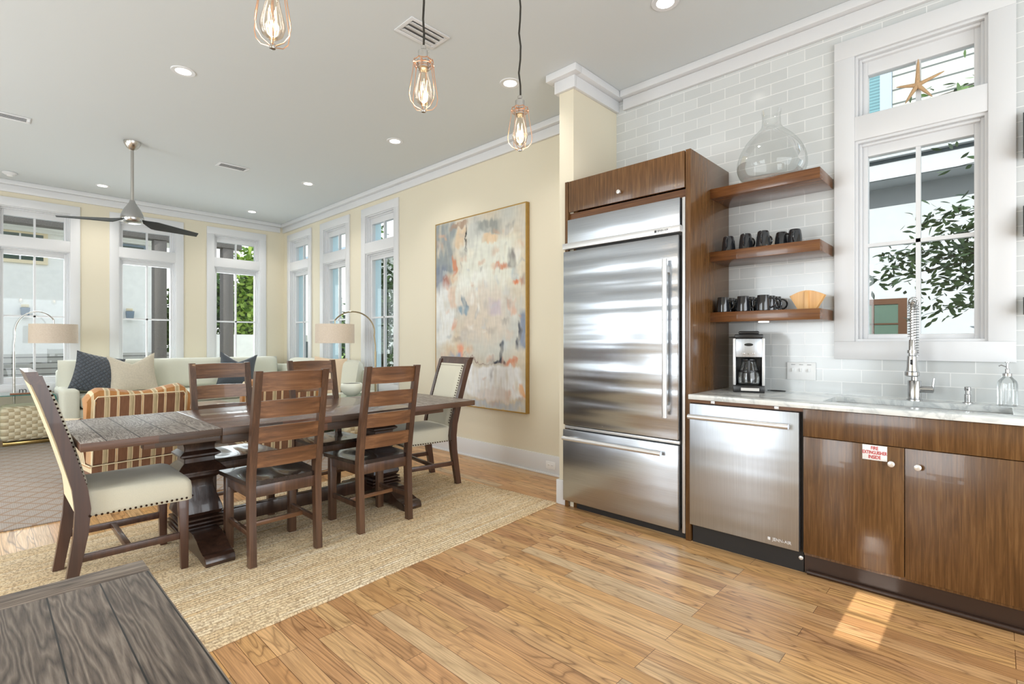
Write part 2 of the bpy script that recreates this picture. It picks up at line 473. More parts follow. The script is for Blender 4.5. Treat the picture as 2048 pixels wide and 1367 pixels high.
M['disc'] = emit('lit_lens', (1.0, 0.97, 0.9), 5.0)
M['fil'] = emit('hot_filament', (1.0, 0.84, 0.6), 3.5)
m = Mt('linen_lampshade')
n = m.noise(m.co((60, 60, 300)), 1.0, 2)
m.P(Base_Color=m.ramp(n, [(0.3, srgb(206, 190, 172)), (0.7, srgb(222, 208, 192))]), Roughness=0.9)
m.P(Transmission_Weight=0.0, Subsurface_Weight=0.0)
M['shade'] = m.m


def foliage_mat(name, a, b):
    m = Mt(name)
    oi = m.n('Attribute', attribute_name='leafv')
    m.P(Base_Color=m.ramp(oi.outputs['Fac'], [(0.0, a), (1.0, b)]), Roughness=0.5)
    return m.m


M['leafdark'] = foliage_mat('dark_green_leaf', srgb(44, 66, 34), srgb(96, 124, 70))
M['leaflime'] = foliage_mat('bright_green_leaf', srgb(96, 136, 44), srgb(190, 214, 92))
M['leafmid'] = foliage_mat('mid_green_leaf', srgb(56, 84, 44), srgb(128, 158, 88))

m, v, br = flat_brick('lap_siding', srgb(226, 230, 222), srgb(232, 235, 228), srgb(120, 128, 124), 50.0, 0.20, 0.007, ('Y', 'Z'), shift=(20, 20), bumpst=0.5)
m.P(Base_Color=br.outputs[0], Roughness=0.7)
m.bump(m.m_('SUBTRACT', 1.0, br.outputs['Fac']), 0.6, 0.02)
M['siding'] = m.m
m, v, br = flat_brick('darkened_lap_siding', srgb(142, 146, 140), srgb(148, 151, 145), srgb(62, 68, 66), 50.0, 0.20, 0.012, ('Y', 'Z'), shift=(20, 20))  # lap siding in a darker colour that offsets the strong sun
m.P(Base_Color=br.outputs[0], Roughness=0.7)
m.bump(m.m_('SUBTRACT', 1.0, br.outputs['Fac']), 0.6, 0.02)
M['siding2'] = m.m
m, v, br = flat_brick('lap_siding_front', srgb(226, 230, 222), srgb(232, 235, 228), srgb(150, 156, 152), 50.0, 0.18, 0.008, ('X', 'Z'), shift=(20, 20))
m.P(Base_Color=br.outputs[0], Roughness=0.7)
M['sidingx'] = m.m
m, v, br = flat_brick('grey_louvred_boards', srgb(172, 170, 164), srgb(184, 182, 176), srgb(110, 108, 104), 50.0, 0.115, 0.012, ('X', 'Z'), shift=(20, 20))
m.P(Base_Color=br.outputs[0], Roughness=0.7)
M['greyboards'] = m.m
m = Mt('teal_louvred_shutter')
s = m.n('SeparateXYZ', {0: m.co().outputs[0]})
f = m.m_('FRACT', m.m_('MULTIPLY', m.m_('ADD', s.outputs[2], 20.0), 22.0))
m.P(Base_Color=m.ramp(f, [(0.0, srgb(52, 90, 98)), (0.5, srgb(78, 118, 126)), (0.85, srgb(92, 132, 138)), (1.0, srgb(40, 66, 74))]), Roughness=0.6)
m.bump(f, 0.5, 0.02)
M['shutter'] = m.m
M['greenglass'] = plain('green_reflecting_glass', srgb(66, 84, 74), 0.15, 0, 0.1, 3)

# ------------------------------------------------------------ mesh helpers


class G:
    def __init__(s):
        s.bm = bmesh.new()

    def box(s, x0, x1, y0, y1, z0, z1, bev=0.0, mat=None, seg=2):
        if x0 > x1: x0, x1 = x1, x0
        if y0 > y1: y0, y1 = y1, y0
        if z0 > z1: z0, z1 = z1, z0
        P = [(x0, y0, z0), (x1, y0, z0), (x1, y1, z0), (x0, y1, z0), (x0, y0, z1), (x1, y0, z1), (x1, y1, z1), (x0, y1, z1)]
        if mat is not None:
            P = [tuple(mat @ Vector(p)) for p in P]
        return s.hexa(P, bev, seg)

    def hexa(s, P, bev=0.0, seg=2):
        vs = [s.bm.verts.new(p) for p in P]
        fs = [s.bm.faces.new([vs[i] for i in f]) for f in ((3, 2, 1, 0), (4, 5, 6, 7), (0, 1, 5, 4), (1, 2, 6, 5), (2, 3, 7, 6), (3, 0, 4, 7))]
        if bev > 0:
            es = list({e for f in fs for e in f.edges})
            bmesh.ops.bevel(s.bm, geom=es, offset=bev, segments=seg, affect='EDGES', profile=0.5)
        return s

    def ring(s, x0, x1, z0, z1, t, y0, y1, bev=0.0):
        s.box(x0, x0 + t, y0, y1, z0, z1, bev)
        s.box(x1 - t, x1, y0, y1, z0, z1, bev)
        s.box(x0 + t, x1 - t, y0, y1, z1 - t, z1, bev)
        s.box(x0 + t, x1 - t, y0, y1, z0, z0 + t, bev)
        return s

    def loft(s, rings, closed=True, cap=True, wrap=False):
        rs = [[s.bm.verts.new(p) for p in r] for r in rings]
        n = len(rs[0])
        k = len(rs)
        for i in range(k if wrap else k - 1):
            a, b = rs[i], rs[(i + 1) % k]
            for j in range(n if closed else n - 1):
                q = [a[j], a[(j + 1) % n], b[(j + 1) % n], b[j]]
                try:
                    s.bm.faces.new(q)
                except ValueError:
                    pass
        if cap and closed and not wrap:
            s.bm.faces.new(rs[0][::-1])
            s.bm.faces.new(rs[-1])
        return s

    def cyl(s, p0, p1, r0, r1=None, seg=20, cap=True):
        r1 = r0 if r1 is None else r1
        p0, p1 = Vector(p0), Vector(p1)
        d = (p1 - p0).normalized()
        u = d.orthogonal().normalized()
        v = d.cross(u)
        rr = []
        for p, r in ((p0, r0), (p1, r1)):
            rr.append([p + (u * math.cos(2 * math.pi * i / seg) + v * math.sin(2 * math.pi * i / seg)) * r for i in range(seg)])
        return s.loft(rr, cap=cap)

    def lathe(s, prof, c=(0, 0, 0), seg=32, cap=True, sx=1, sy=1, a0=0.0):
        rr = []
        for r, z in prof:
            rr.append([(c[0] + sx * r * math.cos(a0 + 2 * math.pi * i / seg), c[1] + sy * r * math.sin(a0 + 2 * math.pi * i / seg), c[2] + z) for i in range(seg)])
        return s.loft(rr, cap=cap)

    def tube(s, pts, r, seg=10, closed=False, cap=True):
        pts = [Vector(p) for p in pts]
        n = len(pts)
        rr = []
        u = None
        for i, p in enumerate(pts):
            if closed:
                t = (pts[(i + 1) % n] - pts[i - 1]).normalized()
            else:
                t = (pts[min(i + 1, n - 1)] - pts[max(i - 1, 0)]).normalized()
            if u is None:
                u = t.orthogonal().normalized()
            u = (u - t * u.dot(t))
            u = u.normalized() if u.length > 1e-6 else t.orthogonal().normalized()
            v = t.cross(u)
            rad = r[i] if isinstance(r, (list, tuple)) else r
            rr.append([p + (u * math.cos(2 * math.pi * k / seg) + v * math.sin(2 * math.pi * k / seg)) * rad for k in range(seg)])
        return s.loft(rr, cap=cap and not closed, wrap=closed)

    def prism(s, poly, axis, a0, a1, bev=0.0):
        def P(p, a):
            return {'x': (a, p[0], p[1]), 'y': (p[0], a, p[1]), 'z': (p[0], p[1], a)}[axis]
        A = [s.bm.verts.new(P(p, a0)) for p in poly]
        B = [s.bm.verts.new(P(p, a1)) for p in poly]
        n = len(poly)
        fs = [s.bm.faces.new(A[::-1]), s.bm.faces.new(B)]
        for i in range(n):
            fs.append(s.bm.faces.new([A[i], A[(i + 1) % n], B[(i + 1) % n], B[i]]))
        if bev:
            bmesh.ops.bevel(s.bm, geom=list({e for f in fs for e in f.edges}), offset=bev, segments=2, affect='EDGES', profile=0.5)
        return s

    def ball(s, c, r, sx=1, sy=1, sz=1, seg=12, mat=None):
        mt = Matrix.Translation(c) @ Matrix.Diagonal((sx, sy, sz, 1))
        bmesh.ops.create_uvsphere(s.bm, u_segments=seg, v_segments=max(5, seg // 2), radius=r, matrix=mt)
        return s

    def xf(s, mt):
        bmesh.ops.transform(s.bm, matrix=mt, verts=s.bm.verts)
        return s

    def build(s, name, mat, parent=None, smooth=35, sub=0):
        bmesh.ops.recalc_face_normals(s.bm, faces=s.bm.faces)
        me = bpy.data.meshes.new(name)
        s.bm.to_mesh(me)
        s.bm.free()
        me.materials.append(mat if not isinstance(mat, str) else M[mat])
        if smooth:
            me.polygons.foreach_set('use_smooth', [True] * len(me.polygons))
            me.set_sharp_from_angle(angle=R(smooth))
        o = bpy.data.objects.new(name, me)
        COL.objects.link(o)
        if parent:
            o.parent = parent
        if sub:
            md = o.modifiers.new('sub', 'SUBSURF')
            md.levels = md.render_levels = sub
        return o


def thing(name, label, cat, loc=(0, 0, 0), rz=0, group=None):
    o = bpy.data.objects.new(name, None)
    o.empty_display_size = 0.1
    o.location = loc
    o.rotation_euler = (0, 0, rz)
    COL.objects.link(o)
    return tag(o, label, cat, group)


def tag(o, label, cat, group=None, kind=None):
    o['label'] = label
    o['category'] = cat
    if group: o['group'] = group
    if kind: o['kind'] = kind
    return o


def struct(o):
    o['kind'] = 'structure'
    return o


def dup(root, loc, rz, label, group=None):
    r = root.copy()
    COL.objects.link(r)
    r.location = loc
    r.rotation_euler = (0, 0, rz)
    r['label'] = label
    if group: r['group'] = group
    def rec(a, b):
        for ch in list(a.children):
            c_ = ch.copy()
            COL.objects.link(c_)
            c_.parent = b
            rec(ch, c_)
    rec(root, r)
    return r


def text(s_, size, depth=0.0005, spacing=1.0, bold=0.0):
    cu = bpy.data.curves.new('t', 'FONT')
    cu.body = s_
    cu.size = size
    cu.extrude = depth
    cu.offset = bold
    cu.align_x = 'CENTER'
    cu.align_y = 'CENTER'
    cu.space_character = spacing
    cu.space_line = 0.95
    o = bpy.data.objects.new('t', cu)
    COL.objects.link(o)
    bpy.context.view_layer.update()
    me = bpy.data.meshes.new_from_object(o.evaluated_get(bpy.context.evaluated_depsgraph_get()))
    COL.objects.unlink(o)
    bpy.data.objects.remove(o)
    return me


def lettering(name, s_, size, mat, parent, loc, rot, sx=1.0, **k):
    me = text(s_, size, **k)
    me.materials.clear()
    me.materials.append(M[mat])
    o = bpy.data.objects.new(name, me)
    mt = Matrix.Translation(loc) @ rot.to_4x4() @ Matrix.Diagonal((sx, 1, 1, 1))
    me.transform(mt)
    COL.objects.link(o)
    o.parent = parent
    return o


# text facing -X (seen from the room): local text x -> -Y, text y -> +Z
ROT_NX = Matrix(((0, 0, -1), (-1, 0, 0), (0, 1, 0)))

# ------------------------------------------------------------ room shell
XW, YF, ZC = 3.67, 9.08, 3.29
XL, YB = -2.6, -2.5


def wall(name, axis, c0, c1, u0, u1, z0, z1, holes, mat):
    g = G()
    us = sorted({u0, u1} | {h[0] for h in holes} | {h[1] for h in holes})
    for a, b in zip(us, us[1:]):
        mid = (a + b) / 2
        hs = sorted([(h[2], h[3]) for h in holes if h[0] < mid < h[1]])
        z = z0
        for ha, hb in hs + [(z1, z1)]:
            if ha > z + 1e-5:
                if axis == 'x':
                    g.box(c0, c1, a, b, z, ha)
                else:
                    g.box(a, b, c0, c1, z, ha)
            z = max(z, hb)
    bmesh.ops.remove_doubles(g.bm, verts=g.bm.verts, dist=1e-5)
    return struct(g.build(name, mat, smooth=0))


struct(G().box(XL - 0.2, XW + 0.25, YB - 0.2, YF + 0.25, -0.12, 0.0).build('floor', 'floor', smooth=0))
struct(G().box(XL - 0.2, XW + 0.25, YB - 0.2, YF + 0.25, ZC, ZC + 0.2).build('ceiling', 'ceil', smooth=0))
FARX = [0.47, 1.69, 2.91]
RY = [5.96, 7.21, 8.44]
KY = 0.332
wall('wall_far', 'y', YF, YF + 0.13, XL - 0.2, XW + 0.25, 0, ZC, [(x - .35, x + .35, .69, 2.97) for x in FARX], 'cream')
wall('wall_right', 'x', XW, XW + 0.13, 2.44, YF, 0, ZC, [(y - .355, y + .355, .69, 2.97) for y in RY], 'cream')
wall('wall_kitchen', 'x', XW, XW + 0.13, YB, 2.305, 0, ZC, [(KY - .30, KY + .30, 1.24, 2.97)], 'tile')
struct(G().box(3.075, XW + 0.13, 2.305, 2.44, 0, ZC).build('wall_column', 'cream', smooth=0))
wall('wall_left', 'x', XL - 0.2, XL, YB, YF, 0, ZC,
     [(0.352, 0.505, 2.596, 2.959), (1.4, 3.2, 0.6, 2.5), (4.4, 6.2, 0.6, 2.5), (7.1, 8.9, 0.6, 2.5)], 'cream')
wall('wall_back', 'y', YB - 0.2, YB, XL - 0.2, XW + 0.25, 0, ZC, [(-1.8, 3.0, 0.15, 2.55)], 'cream')

w8 = bpy.data.objects.new('window_8', None)
COL.objects.link(w8)
struct(w8)
G().box(XL - 0.012, XL, 0.352, 0.505, 2.723, 2.737).build('muntin', 'trim', w8, smooth=0)

# crown and base mouldings
def crown(name, x0, x1, y0, y1, side):
    g = G()
    a, b = 0.028, 0.075
    dx0 = dx1 = dy0 = dy1 = 0
    for off, z0, z1 in ((a, 3.145, 3.235), (b, 3.235, ZC - 0.001)):
        if side == '-y': g.box(x0, x1, y0 - off, y0, z0, z1, 0.004)
        if side == '-x': g.box(x0 - off, x0, y0, y1, z0, z1, 0.004)
    return struct(g.build(name, 'trim'))


crown('trim_1', XL, XW - 0.076, YF, YF, '-y')
crown('trim_2', XW, XW, 2.52, YF, '-x')
g = G()
for off, z0, z1 in ((0.028, 3.145, 3.235), (0.075, 3.235, ZC - 0.001)):
    g.box(3.075 - off, 3.075, 2.305 - off, 2.44 + off, z0, z1, 0.003)
    g.box(3.075, XW, 2.305 - off, 2.305, z0, z1, 0.003)
    g.box(3.075, XW - 0.0, 2.44, 2.44 + off, z0, z1, 0.003)
struct(g.build('trim_3', 'trim'))
crown('trim_4', XW, XW, YB, 2.228, '-x')
g = G()
g.box(XW - 0.016, XW, 2.44, YF, 0, 0.185, 0.003)
g.box(XW - 0.03, XW - 0.016, 2.45, YF, 0, 0.02, 0.004)
struct(g.build('baseboard_right', 'trim'))
g = G()
g.box(3.057, 3.075, 2.36, 2.458, 0, 0.185, 0.003)
g.box(3.075, XW - 0.03, 2.44, 2.458, 0, 0.185, 0.003)
struct(g.build('baseboard_column', 'trim'))
struct(G().box(XL, XW - 0.016, YF - 0.016, YF, 0, 0.185, 0.003).build('baseboard_far', 'trim'))


def window(idx, loc, rz, hw, zb, mid_v=True, mid_t=True):
    """hw half width of clear opening; zb = (casing bottom, opening bottom, glass bottom)"""
    r = bpy.data.objects.new('window_%d' % idx, None)
    r.location = loc
    r.rotation_euler = (0, 0, rz)
    COL.objects.link(r)
    struct(r)
    b0, b1, b2 = zb
    ho, gl = hw + 0.105, hw - 0.056
    g = G()
    g.box(-ho, -hw, -0.022, 0, b1, 2.97, 0.002)
    g.box(hw, ho, -0.022, 0, b1, 2.97, 0.002)
    g.prism([(-ho, b0), (ho, b0), (ho, b1), (-ho, b1)], 'y', -0.022, 0, 0.002)
    g.box(-ho, ho, -0.022, 0, 2.97, 3.08, 0.002)
    g.box(-hw, hw, -0.018, 0.05, 2.455, 2.60, 0.002)
    g.build('casing', 'trim', r)
    g = G()
    for z0, z1 in ((b1, 2.455), (2.60, 2.97)):
        lo = z0 if z0 == b1 else z0 - 0.02
        g.ring(-hw, hw, lo, z1, 0.014, 0.0, 0.13)
        g.ring(-hw + .014, hw - .014, lo, z1 - .014, 0.016, 0.028, 0.13, 0.003)
    g.build('jamb', 'trim', r)
    for nm, z0, z1, gz0, gz1, hz in (('sash', b1 + .012, 2.43, b2, 2.367, True), ('transom_sash', 2.58, 2.945, 2.605, 2.862, False)):
        g = G()
        t = (hw - .03) - gl
        g.box(-hw + .03, -gl, .055, .11, z0, z1, 0.002)
        g.box(gl, hw - .03, .055, .11, z0, z1, 0.002)
        g.box(-gl, gl, .055, .11, gz1, z1, 0.002)
        g.box(-gl, gl, .055, .11, z0, gz0, 0.002)
        so_ = g.build(nm, 'trim', r)
        g = G()
        if hz:
            zm = (gz0 + gz1) / 2
            g.box(-.011, .011, .062, .10, gz0, gz1)
            g.box(-gl, gl, .062, .10, zm - .011, zm + .011)
        else:
            g.box(-.011, .011, .062, .10, gz0, gz1)
        g.build('muntin', 'trim', so_, smooth=0)
        G().box(-gl - .005, gl + .005, .078, .082, gz0 - .005, gz1 + .005).build('pane', 'pane', so_, smooth=0)
    g = G()
    for z0, z1 in ((b1, 2.455), (2.60, 2.97)):
        g.ring(-hw - 0.01, hw + 0.01, z0 - .01, z1 + .01, 0.012, 0.131, 0.235)
    g.box(-hw, hw, 0.131, 0.15, 2.455, 2.60)
    g.build('exterior_jamb', 'bluetrim', r, smooth=0)
    return r


for i, x in enumerate(FARX):
    window(i + 1, (x, YF, 0), 0, 0.346, (0.585, 0.69, 0.785))
for i, y in enumerate(RY[::-1]):
    window(i + 4, (XW, y, 0), R(-90), 0.352, (0.585, 0.69, 0.785))
window(7, (XW, KY, 0), R(-90), 0.295, (1.135, 1.243, 1.287))

# ------------------------------------------------------------ ceiling items
CL = [(1.05, 4.455, 'left of the fan rod, over the dining side'), (1.085, 8.481, 'beyond the fan, near the far left windows'), (2.85, 1.45, 'above the refrigerator, cut by the top of the photo'),
      (2.89, 2.79, 'beside the rightmost pendant cord'), (2.911, 4.445, 'in front of the painting wall, second in the right row'),
      (2.914, 6.452, 'in the right row near the small ceiling vent'), (2.93, 8.476, 'nearest the far right corner')]
for i, (x, y, d) in enumerate(CL):
    t = thing('recessed_light', 'small round recessed ceiling light ' + d, 'ceiling light', (x, y, ZC), 0, 'recessed ceiling lights')
    G().lathe([(0.052, -0.004), (0.078, -0.006), (0.082, -0.001), (0.082, 0.0), (0.052, 0.0)], seg=32, cap=False).build('trim_ring', 'trim', t)
    G().lathe([(0.054, -0.0035), (0.054, -0.0005)], seg=32).build('lens', 'disc', t)
    sl = bpy.data.lights.new('downlight', 'SPOT')
    sl.energy = 34
    sl.spot_size = R(130)
    sl.spot_blend = 0.8
    sl.shadow_soft_size = 0.05
    sl.color = (1.0, 0.95, 0.88)
    o = bpy.data.objects.new('downlight', sl)
    o.location = (0, 0, -0.012)
    COL.objects.link(o)
    o.parent = t


def vent(name, label, x0, x1, y0, y1, n, depth, along='x'):
    t = thing(name, label, 'air vent', ((x0 + x1) / 2, (y0 + y1) / 2, ZC))
    a, b = (x1 - x0) / 2, (y1 - y0) / 2
    g = G()
    for q in (0, 1):
        g.box(-a, a, (-b, b - .028)[q], (-b + .028, b)[q], -0.008, -0.0008, 0.002)
        g.box((-a, a - .028)[q], (-a + .028, a)[q], -b + .028, b - .028, -0.008, -0.0008, 0.002)
    g.build('frame', 'trim', t)
    G().box(-a + .028, a - .028, -b + .028, b - .028, -0.003, -0.0008).build('backing', 'ventback', t, smooth=0)
    w_ = (2 * b - .056) / n
    g = G()
    for k in range(n):
        yc = -b + .028 + w_ * (k + .5)
        mt = Matrix.Translation((0, yc, -0.008)) @ Matrix.Rotation(R(16), 4, 'X')
        g.box(-a + .03, a - .03, -w_ * .46, w_ * .46, -0.0012, 0.0012, mat=mt)
    g.build('louvres', 'trim', t, smooth=0)


vent('ceiling_vent', 'larger white louvred ceiling vent behind the middle pendant cord', 1.865, 2.175, 2.66, 2.86, 3, 0)
vent('ceiling_vent', 'small white slotted ceiling vent between two recessed lights near the far windows', 1.86, 2.185, 6.385, 6.55, 4, 0)
vent('ceiling_vent', 'white slotted ceiling vent at the left edge of the photo', -0.04, 0.305, 6.405, 6.565, 4, 0)
t = thing('smoke_detector', 'small cream smoke detector on the ceiling above the far left window', 'smoke detector', (0.225, 8.64, ZC))
G().lathe([(0.07, -0.001), (0.07, -0.012), (0.055, -0.022), (0.045, -0.03), (0.04, -0.034)], seg=24).build('housing', 'trim', t)
G().lathe([(0.028, -0.034), (0.026, -0.042)], seg=16).build('sensor', 'white', t)

# ceiling fan
t = thing('ceiling_fan', 'chrome two-blade ceiling fan with dark blades hanging from a long rod', 'ceiling fan', (1.06, 6.41, ZC))
G().lathe([(0.075, 0.0), (0.073, -0.02), (0.05, -0.06), (0.025, -0.085), (0.02, -0.088)], seg=28).build('canopy', 'nickel', t)
G().cyl((0, 0, -0.085), (0, 0, -0.63), 0.014, seg=16).build('rod', 'nickel', t)
G().lathe([(0.022, -0.60), (0.03, -0.625), (0.07, -0.69), (0.092, -0.74), (0.10, -0.775), (0.10, -0.80), (0.09, -0.82), (0.06, -0.835), (0.02, -0.838)], seg=40).build('motor_housing', 'chrome', t)
for sgn in (1, -1):
    g = G()
    rings = []
    for k in range(13):
        f = k / 12
        x = 0.085 + f * 0.50
        wd = 0.012 if f < 0.1 else (0.085 * (1 - 0.55 * (f - .1)) if f < .99 else 0.03)
        wd = 0.02 + (0.075 - 0.02) * min(1, f / 0.2) if f < 0.2 else 0.075 - 0.045 * (f - .2)
        tw_ = R(-24 + 8 * f)
        zc_ = -0.80 - 0.05 * min(1, f / 0.15) * 0.4 - 0.045 * f
        rr = []
        for (a, b) in ((-wd, -0.004), (wd, -0.004), (wd, 0.004), (-wd, 0.004)):
            rr.append((sgn * x, sgn * (a * math.cos(tw_) - b * math.sin(tw_)), zc_ + (a * math.sin(tw_) + b * math.cos(tw_))))
        rings.append(rr)
    g.loft(rings)
    g.build('blade', 'fan_dark', t)

# pendants
def pendant():
    t = thing('pendant_light', '', 'pendant light')
    z0 = 2.15          # lowest point of the cage
    G().tube([(0.004 * math.sin(k * 1.7), 0.004 * math.cos(k * 2.1), ZC - 0.02 - (ZC - 0.02 - z0 - 0.245) * k / 14) for k in range(15)], 0.0045, 8).build('cord', 'cord', t)
    G().lathe([(0.05, ZC - .001), (0.05, ZC - .015), (0.02, ZC - .028), (0.006, ZC - .03)], seg=24).build('canopy', 'nickel', t)
    G().lathe([(0.006, z0 + .262), (0.011, z0 + .258), (0.011, z0 + .245), (0.016, z0 + .24), (0.022, z0 + .236), (0.022, z0 + .205), (0.026, z0 + .203), (0.026, z0 + .17), (0.02, z0 + .165)], seg=24).build('socket', 'nickel', t)
    g = G()
    g.tube([(0.038 * math.cos(a * math.pi / 12), 0.038 * math.sin(a * math.pi / 12), z0 + .198 + 0.003 * math.cos(a * math.pi / 3 * 2)) for a in range(24)], 0.0022, 6, closed=True)
    g.tube([(0.036 * math.cos(a * math.pi / 12), 0.036 * math.sin(a * math.pi / 12), z0 + .183) for a in range(24)], 0.0022, 6, closed=True)
    for k in range(6):
        a = k * math.pi / 3 + 0.2
        g.cyl((0.03 * math.cos(a), 0.03 * math.sin(a), z0 + .19), (0.043 * math.cos(a), 0.043 * math.sin(a), z0 + .19), 0.004, seg=8)
    g.build('collar', 'copper', t)
    g = G()
    for k in range(6):
        a = k * math.pi / 3 + 0.2
        pts = []
        for q in range(15):
            f = q / 14
            prof = [(0.040, .19), (0.043, .16), (0.049, .12), (0.055, .085), (0.058, .06), (0.053, .035), (0.036, .015), (0.010, .006)]
            ff = f * (len(prof) - 1)
            i_ = min(int(ff), len(prof) - 2)
            fr = ff - i_
            r_ = prof[i_][0] * (1 - fr) + prof[i_ + 1][0] * fr
            z_ = prof[i_][1] * (1 - fr) + prof[i_ + 1][1] * fr
            pts.append((r_ * math.cos(a), r_ * math.sin(a), z0 + z_))
        g.tube(pts, 0.0017, 6)
    g.build('cage', 'copper', t)
    G().lathe([(0.003, z0 - .004), (0.009, z0 - .002), (0.011, z0 + .006), (0.009, z0 + .012)], seg=16).build('finial', 'nickel', t)
    G().lathe([(0.016, z0 + .172), (0.018, z0 + .155), (0.026, z0 + .12), (0.035, z0 + .085), (0.037, z0 + .065), (0.030, z0 + .042), (0.016, z0 + .03), (0.003, z0 + .027)], seg=28).build('bulb', 'bulb', t)
    g = G()
    pts = []
    for k in range(9):
        a = k * math.pi * 2 / 8.5
        pts.append((0.013 * math.cos(a), 0.013 * math.sin(a), z0 + (.125 if k % 2 else .062)))
    g.tube(pts, 0.0012, 6)
    g.build('filament', 'fil', t)
    pl = bpy.data.lights.new('bulb_glow', 'POINT')
    pl.energy = 0.5
    pl.color = (1.0, 0.72, 0.42)
    pl.shadow_soft_size = 0.02
    o = bpy.data.objects.new('bulb_glow', pl)
    o.location = (0, 0, z0 + .09)
    COL.objects.link(o)
    o.parent = t
    return t


p = pendant()
p['label'] = 'leftmost of the three caged filament pendants, cut off by the top of the photo'
p['group'] = 'caged pendants'
p.location = (0.621, 1.623, 0)
dup(p, (1.206, 1.64, 0), 0.5, 'middle caged filament pendant, hanging in front of the larger ceiling vent')
dup(p, (1.768, 1.642, 0), 1.1, 'rightmost of the three caged filament pendants, beside the crown corner of the column')

# ------------------------------------------------------------ kitchen run
XF = 3.047
t = thing('refrigerator_cabinet', 'tall walnut cabinet surround boxed around the refrigerator', 'cabinet', (0, 0, 0))
g = G()
g.box(XF, XW, 1.381, 1.413, 0, 2.445, 0.0008)
g.build('side_panel', 'cab', t)
g = G()
g.box(XF, 3.073, 2.335, 2.365, 0, 2.445, 0.0008)
g.box(3.073, XW, 2.272, 2.303, 0, 2.445, 0.0008)
g.build('side_panel', 'cab', t)
g = G()
g.box(XF + 0.02, XW, 1.413, 2.272, 2.155, 2.205)
g.box(XF + 0.02, 3.073, 2.272, 2.335, 2.155, 2.205)
g.box(XF + 0.02, XW, 1.413, 2.272, 2.42, 2.44)
g.build('rails', 'cabh', t, smooth=0)
dr = G().box(XF - 0.002, XF + 0.018, 1.419, 2.328, 2.212, 2.442, 0.0012).build('door', 'cab', t)
G().lathe([(0.006, 0.0), (0.006, 0.012), (0.014, 0.018), (0.014, 0.028), (0.011, 0.030)], seg=20).xf(Matrix.Translation((XF - 0.002, 1.884, 2.272)) @ Matrix.Rotation(R(-90), 4, 'Y')).build('knob', 'knob', dr)

t = thing('refrigerator', 'tall built-in stainless steel refrigerator with freezer drawer below', 'refrigerator')
g = G()
g.box(XF + 0.01, 3.64, 1.415, 2.268, 0.09, 2.15)
g.build('body', 'darkgap', t, smooth=0)
g = G()
g.box(XF - 0.004, XF + 0.02, 1.415, 1.434, 0.04, 2.15, 0.002)
g.build('side_trim', 'handle', t)
G().box(XF - 0.012, XF + 0.012, 1.446, 2.332, 1.978, 2.152, 0.003).build('grille_panel', 'steel3', t)
bar = G().box(XF - 0.034, XF + 0.008, 1.434, 2.365, 1.932, 1.975, 0.004).build('trim_bar', 'handle', t)
bd = G().box(XF - 0.0365, XF - 0.034, 1.494, 1.612, 1.938, 1.969, 0.0008).build('badge', 'silver', bar)
dr = G().box(XF - 0.030, XF + 0.01, 1.447, 2.358, 0.622, 1.915, 0.006).build('door', 'steel', t)
g = G()
g.cyl((XF - 0.085, 1.512, 0.765), (XF - 0.085, 1.512, 1.762), 0.016, seg=20)
for z in (0.82, 1.70):
    g.box(XF - 0.085, XF - 0.029, 1.503, 1.521, z - 0.02, z + 0.02, 0.003)
g.build('handle', 'handle', dr)
G().box(XF - 0.012, XF + 0.01, 1.447, 2.358, 0.594, 0.614, 0.002).build('divider_rail', 'handle', t)
dr = G().box(XF - 0.030, XF + 0.01, 1.447, 2.362, 0.055, 0.588, 0.005).build('freezer_drawer', 'steel3', t)
g = G()
g.cyl((XF - 0.08, 1.54, 0.532), (XF - 0.08, 2.325, 0.532), 0.015, seg=20)
for y in (1.60, 2.27):
    g.box(XF - 0.08, XF - 0.029, y - .02, y + .02, 0.523, 0.541, 0.003)
g.build('handle', 'handle', dr)
g = G()
g.box(XF + 0.022, XF + 0.04, 1.415, 2.27, 0.0, 0.09)
g.build('kick_plate', 'darkgap', t, smooth=0)
lettering('lettering', 'JENN-AIR', 0.020, 'ink', bd, (XF - 0.0372, 1.548, 1.953), ROT_NX, 0.9)
G().box(XF - 0.0378, XF - 0.0364, 1.592, 1.606, 1.945, 1.961).build('emblem', 'ink', bd, smooth=0)

# dishwasher
XD = 3.03
t = thing('dishwasher', 'stainless steel dishwasher between the refrigerator and the sink cabinet', 'dishwasher')
dr = G().box(XD - 0.012, XD + 0.022, 0.768, 1.374, 0.118, 0.862, 0.003).build('door', 'steel2', t)
G().box(XD + 0.024, XD + 0.55, 0.755, 1.372, 0.10, 0.862).build('tub', 'darkgap', t, smooth=0)
g = G()
g.cyl((XD - 0.055, 0.808, 0.787), (XD - 0.055, 1.364, 0.787), 0.015, seg=20)
for y in (0.825, 1.345):
    g.box(XD - 0.055, XD - 0.011, y - .008, y + .008, 0.778, 0.796, 0.003)
g.build('handle', 'handle', dr)
lettering('lettering', 'JENN-AIR', 0.024, 'silver', dr, (XD - 0.0135, 0.852, 0.152), ROT_NX, 0.95)
G().box(XD - 0.0142, XD - 0.0118, 0.910, 0.923, 0.145, 0.159).build('emblem', 'silver', dr, smooth=0)
G().box(XD + 0.03, XD + 0.05, 0.755, 1.372, 0.0, 0.10).build('kick_plate', 'darkgap', t, smooth=0)
for y in (0.882, 1.235):
    G().box(XD - 0.002, XD + 0.0075, y - .012, y + .012, 0.869, 0.885, 0.002).build('bracket', 'silver', t)
G().lathe([(0.011, 0), (0.011, 0.004), (0.008, 0.006)], seg=16).xf(Matrix.Translation((XD + 0.03, 0.768, 0.075)) @ Matrix.Rotation(R(-90), 4, 'Y')).build('screw_cap', 'knob', t)

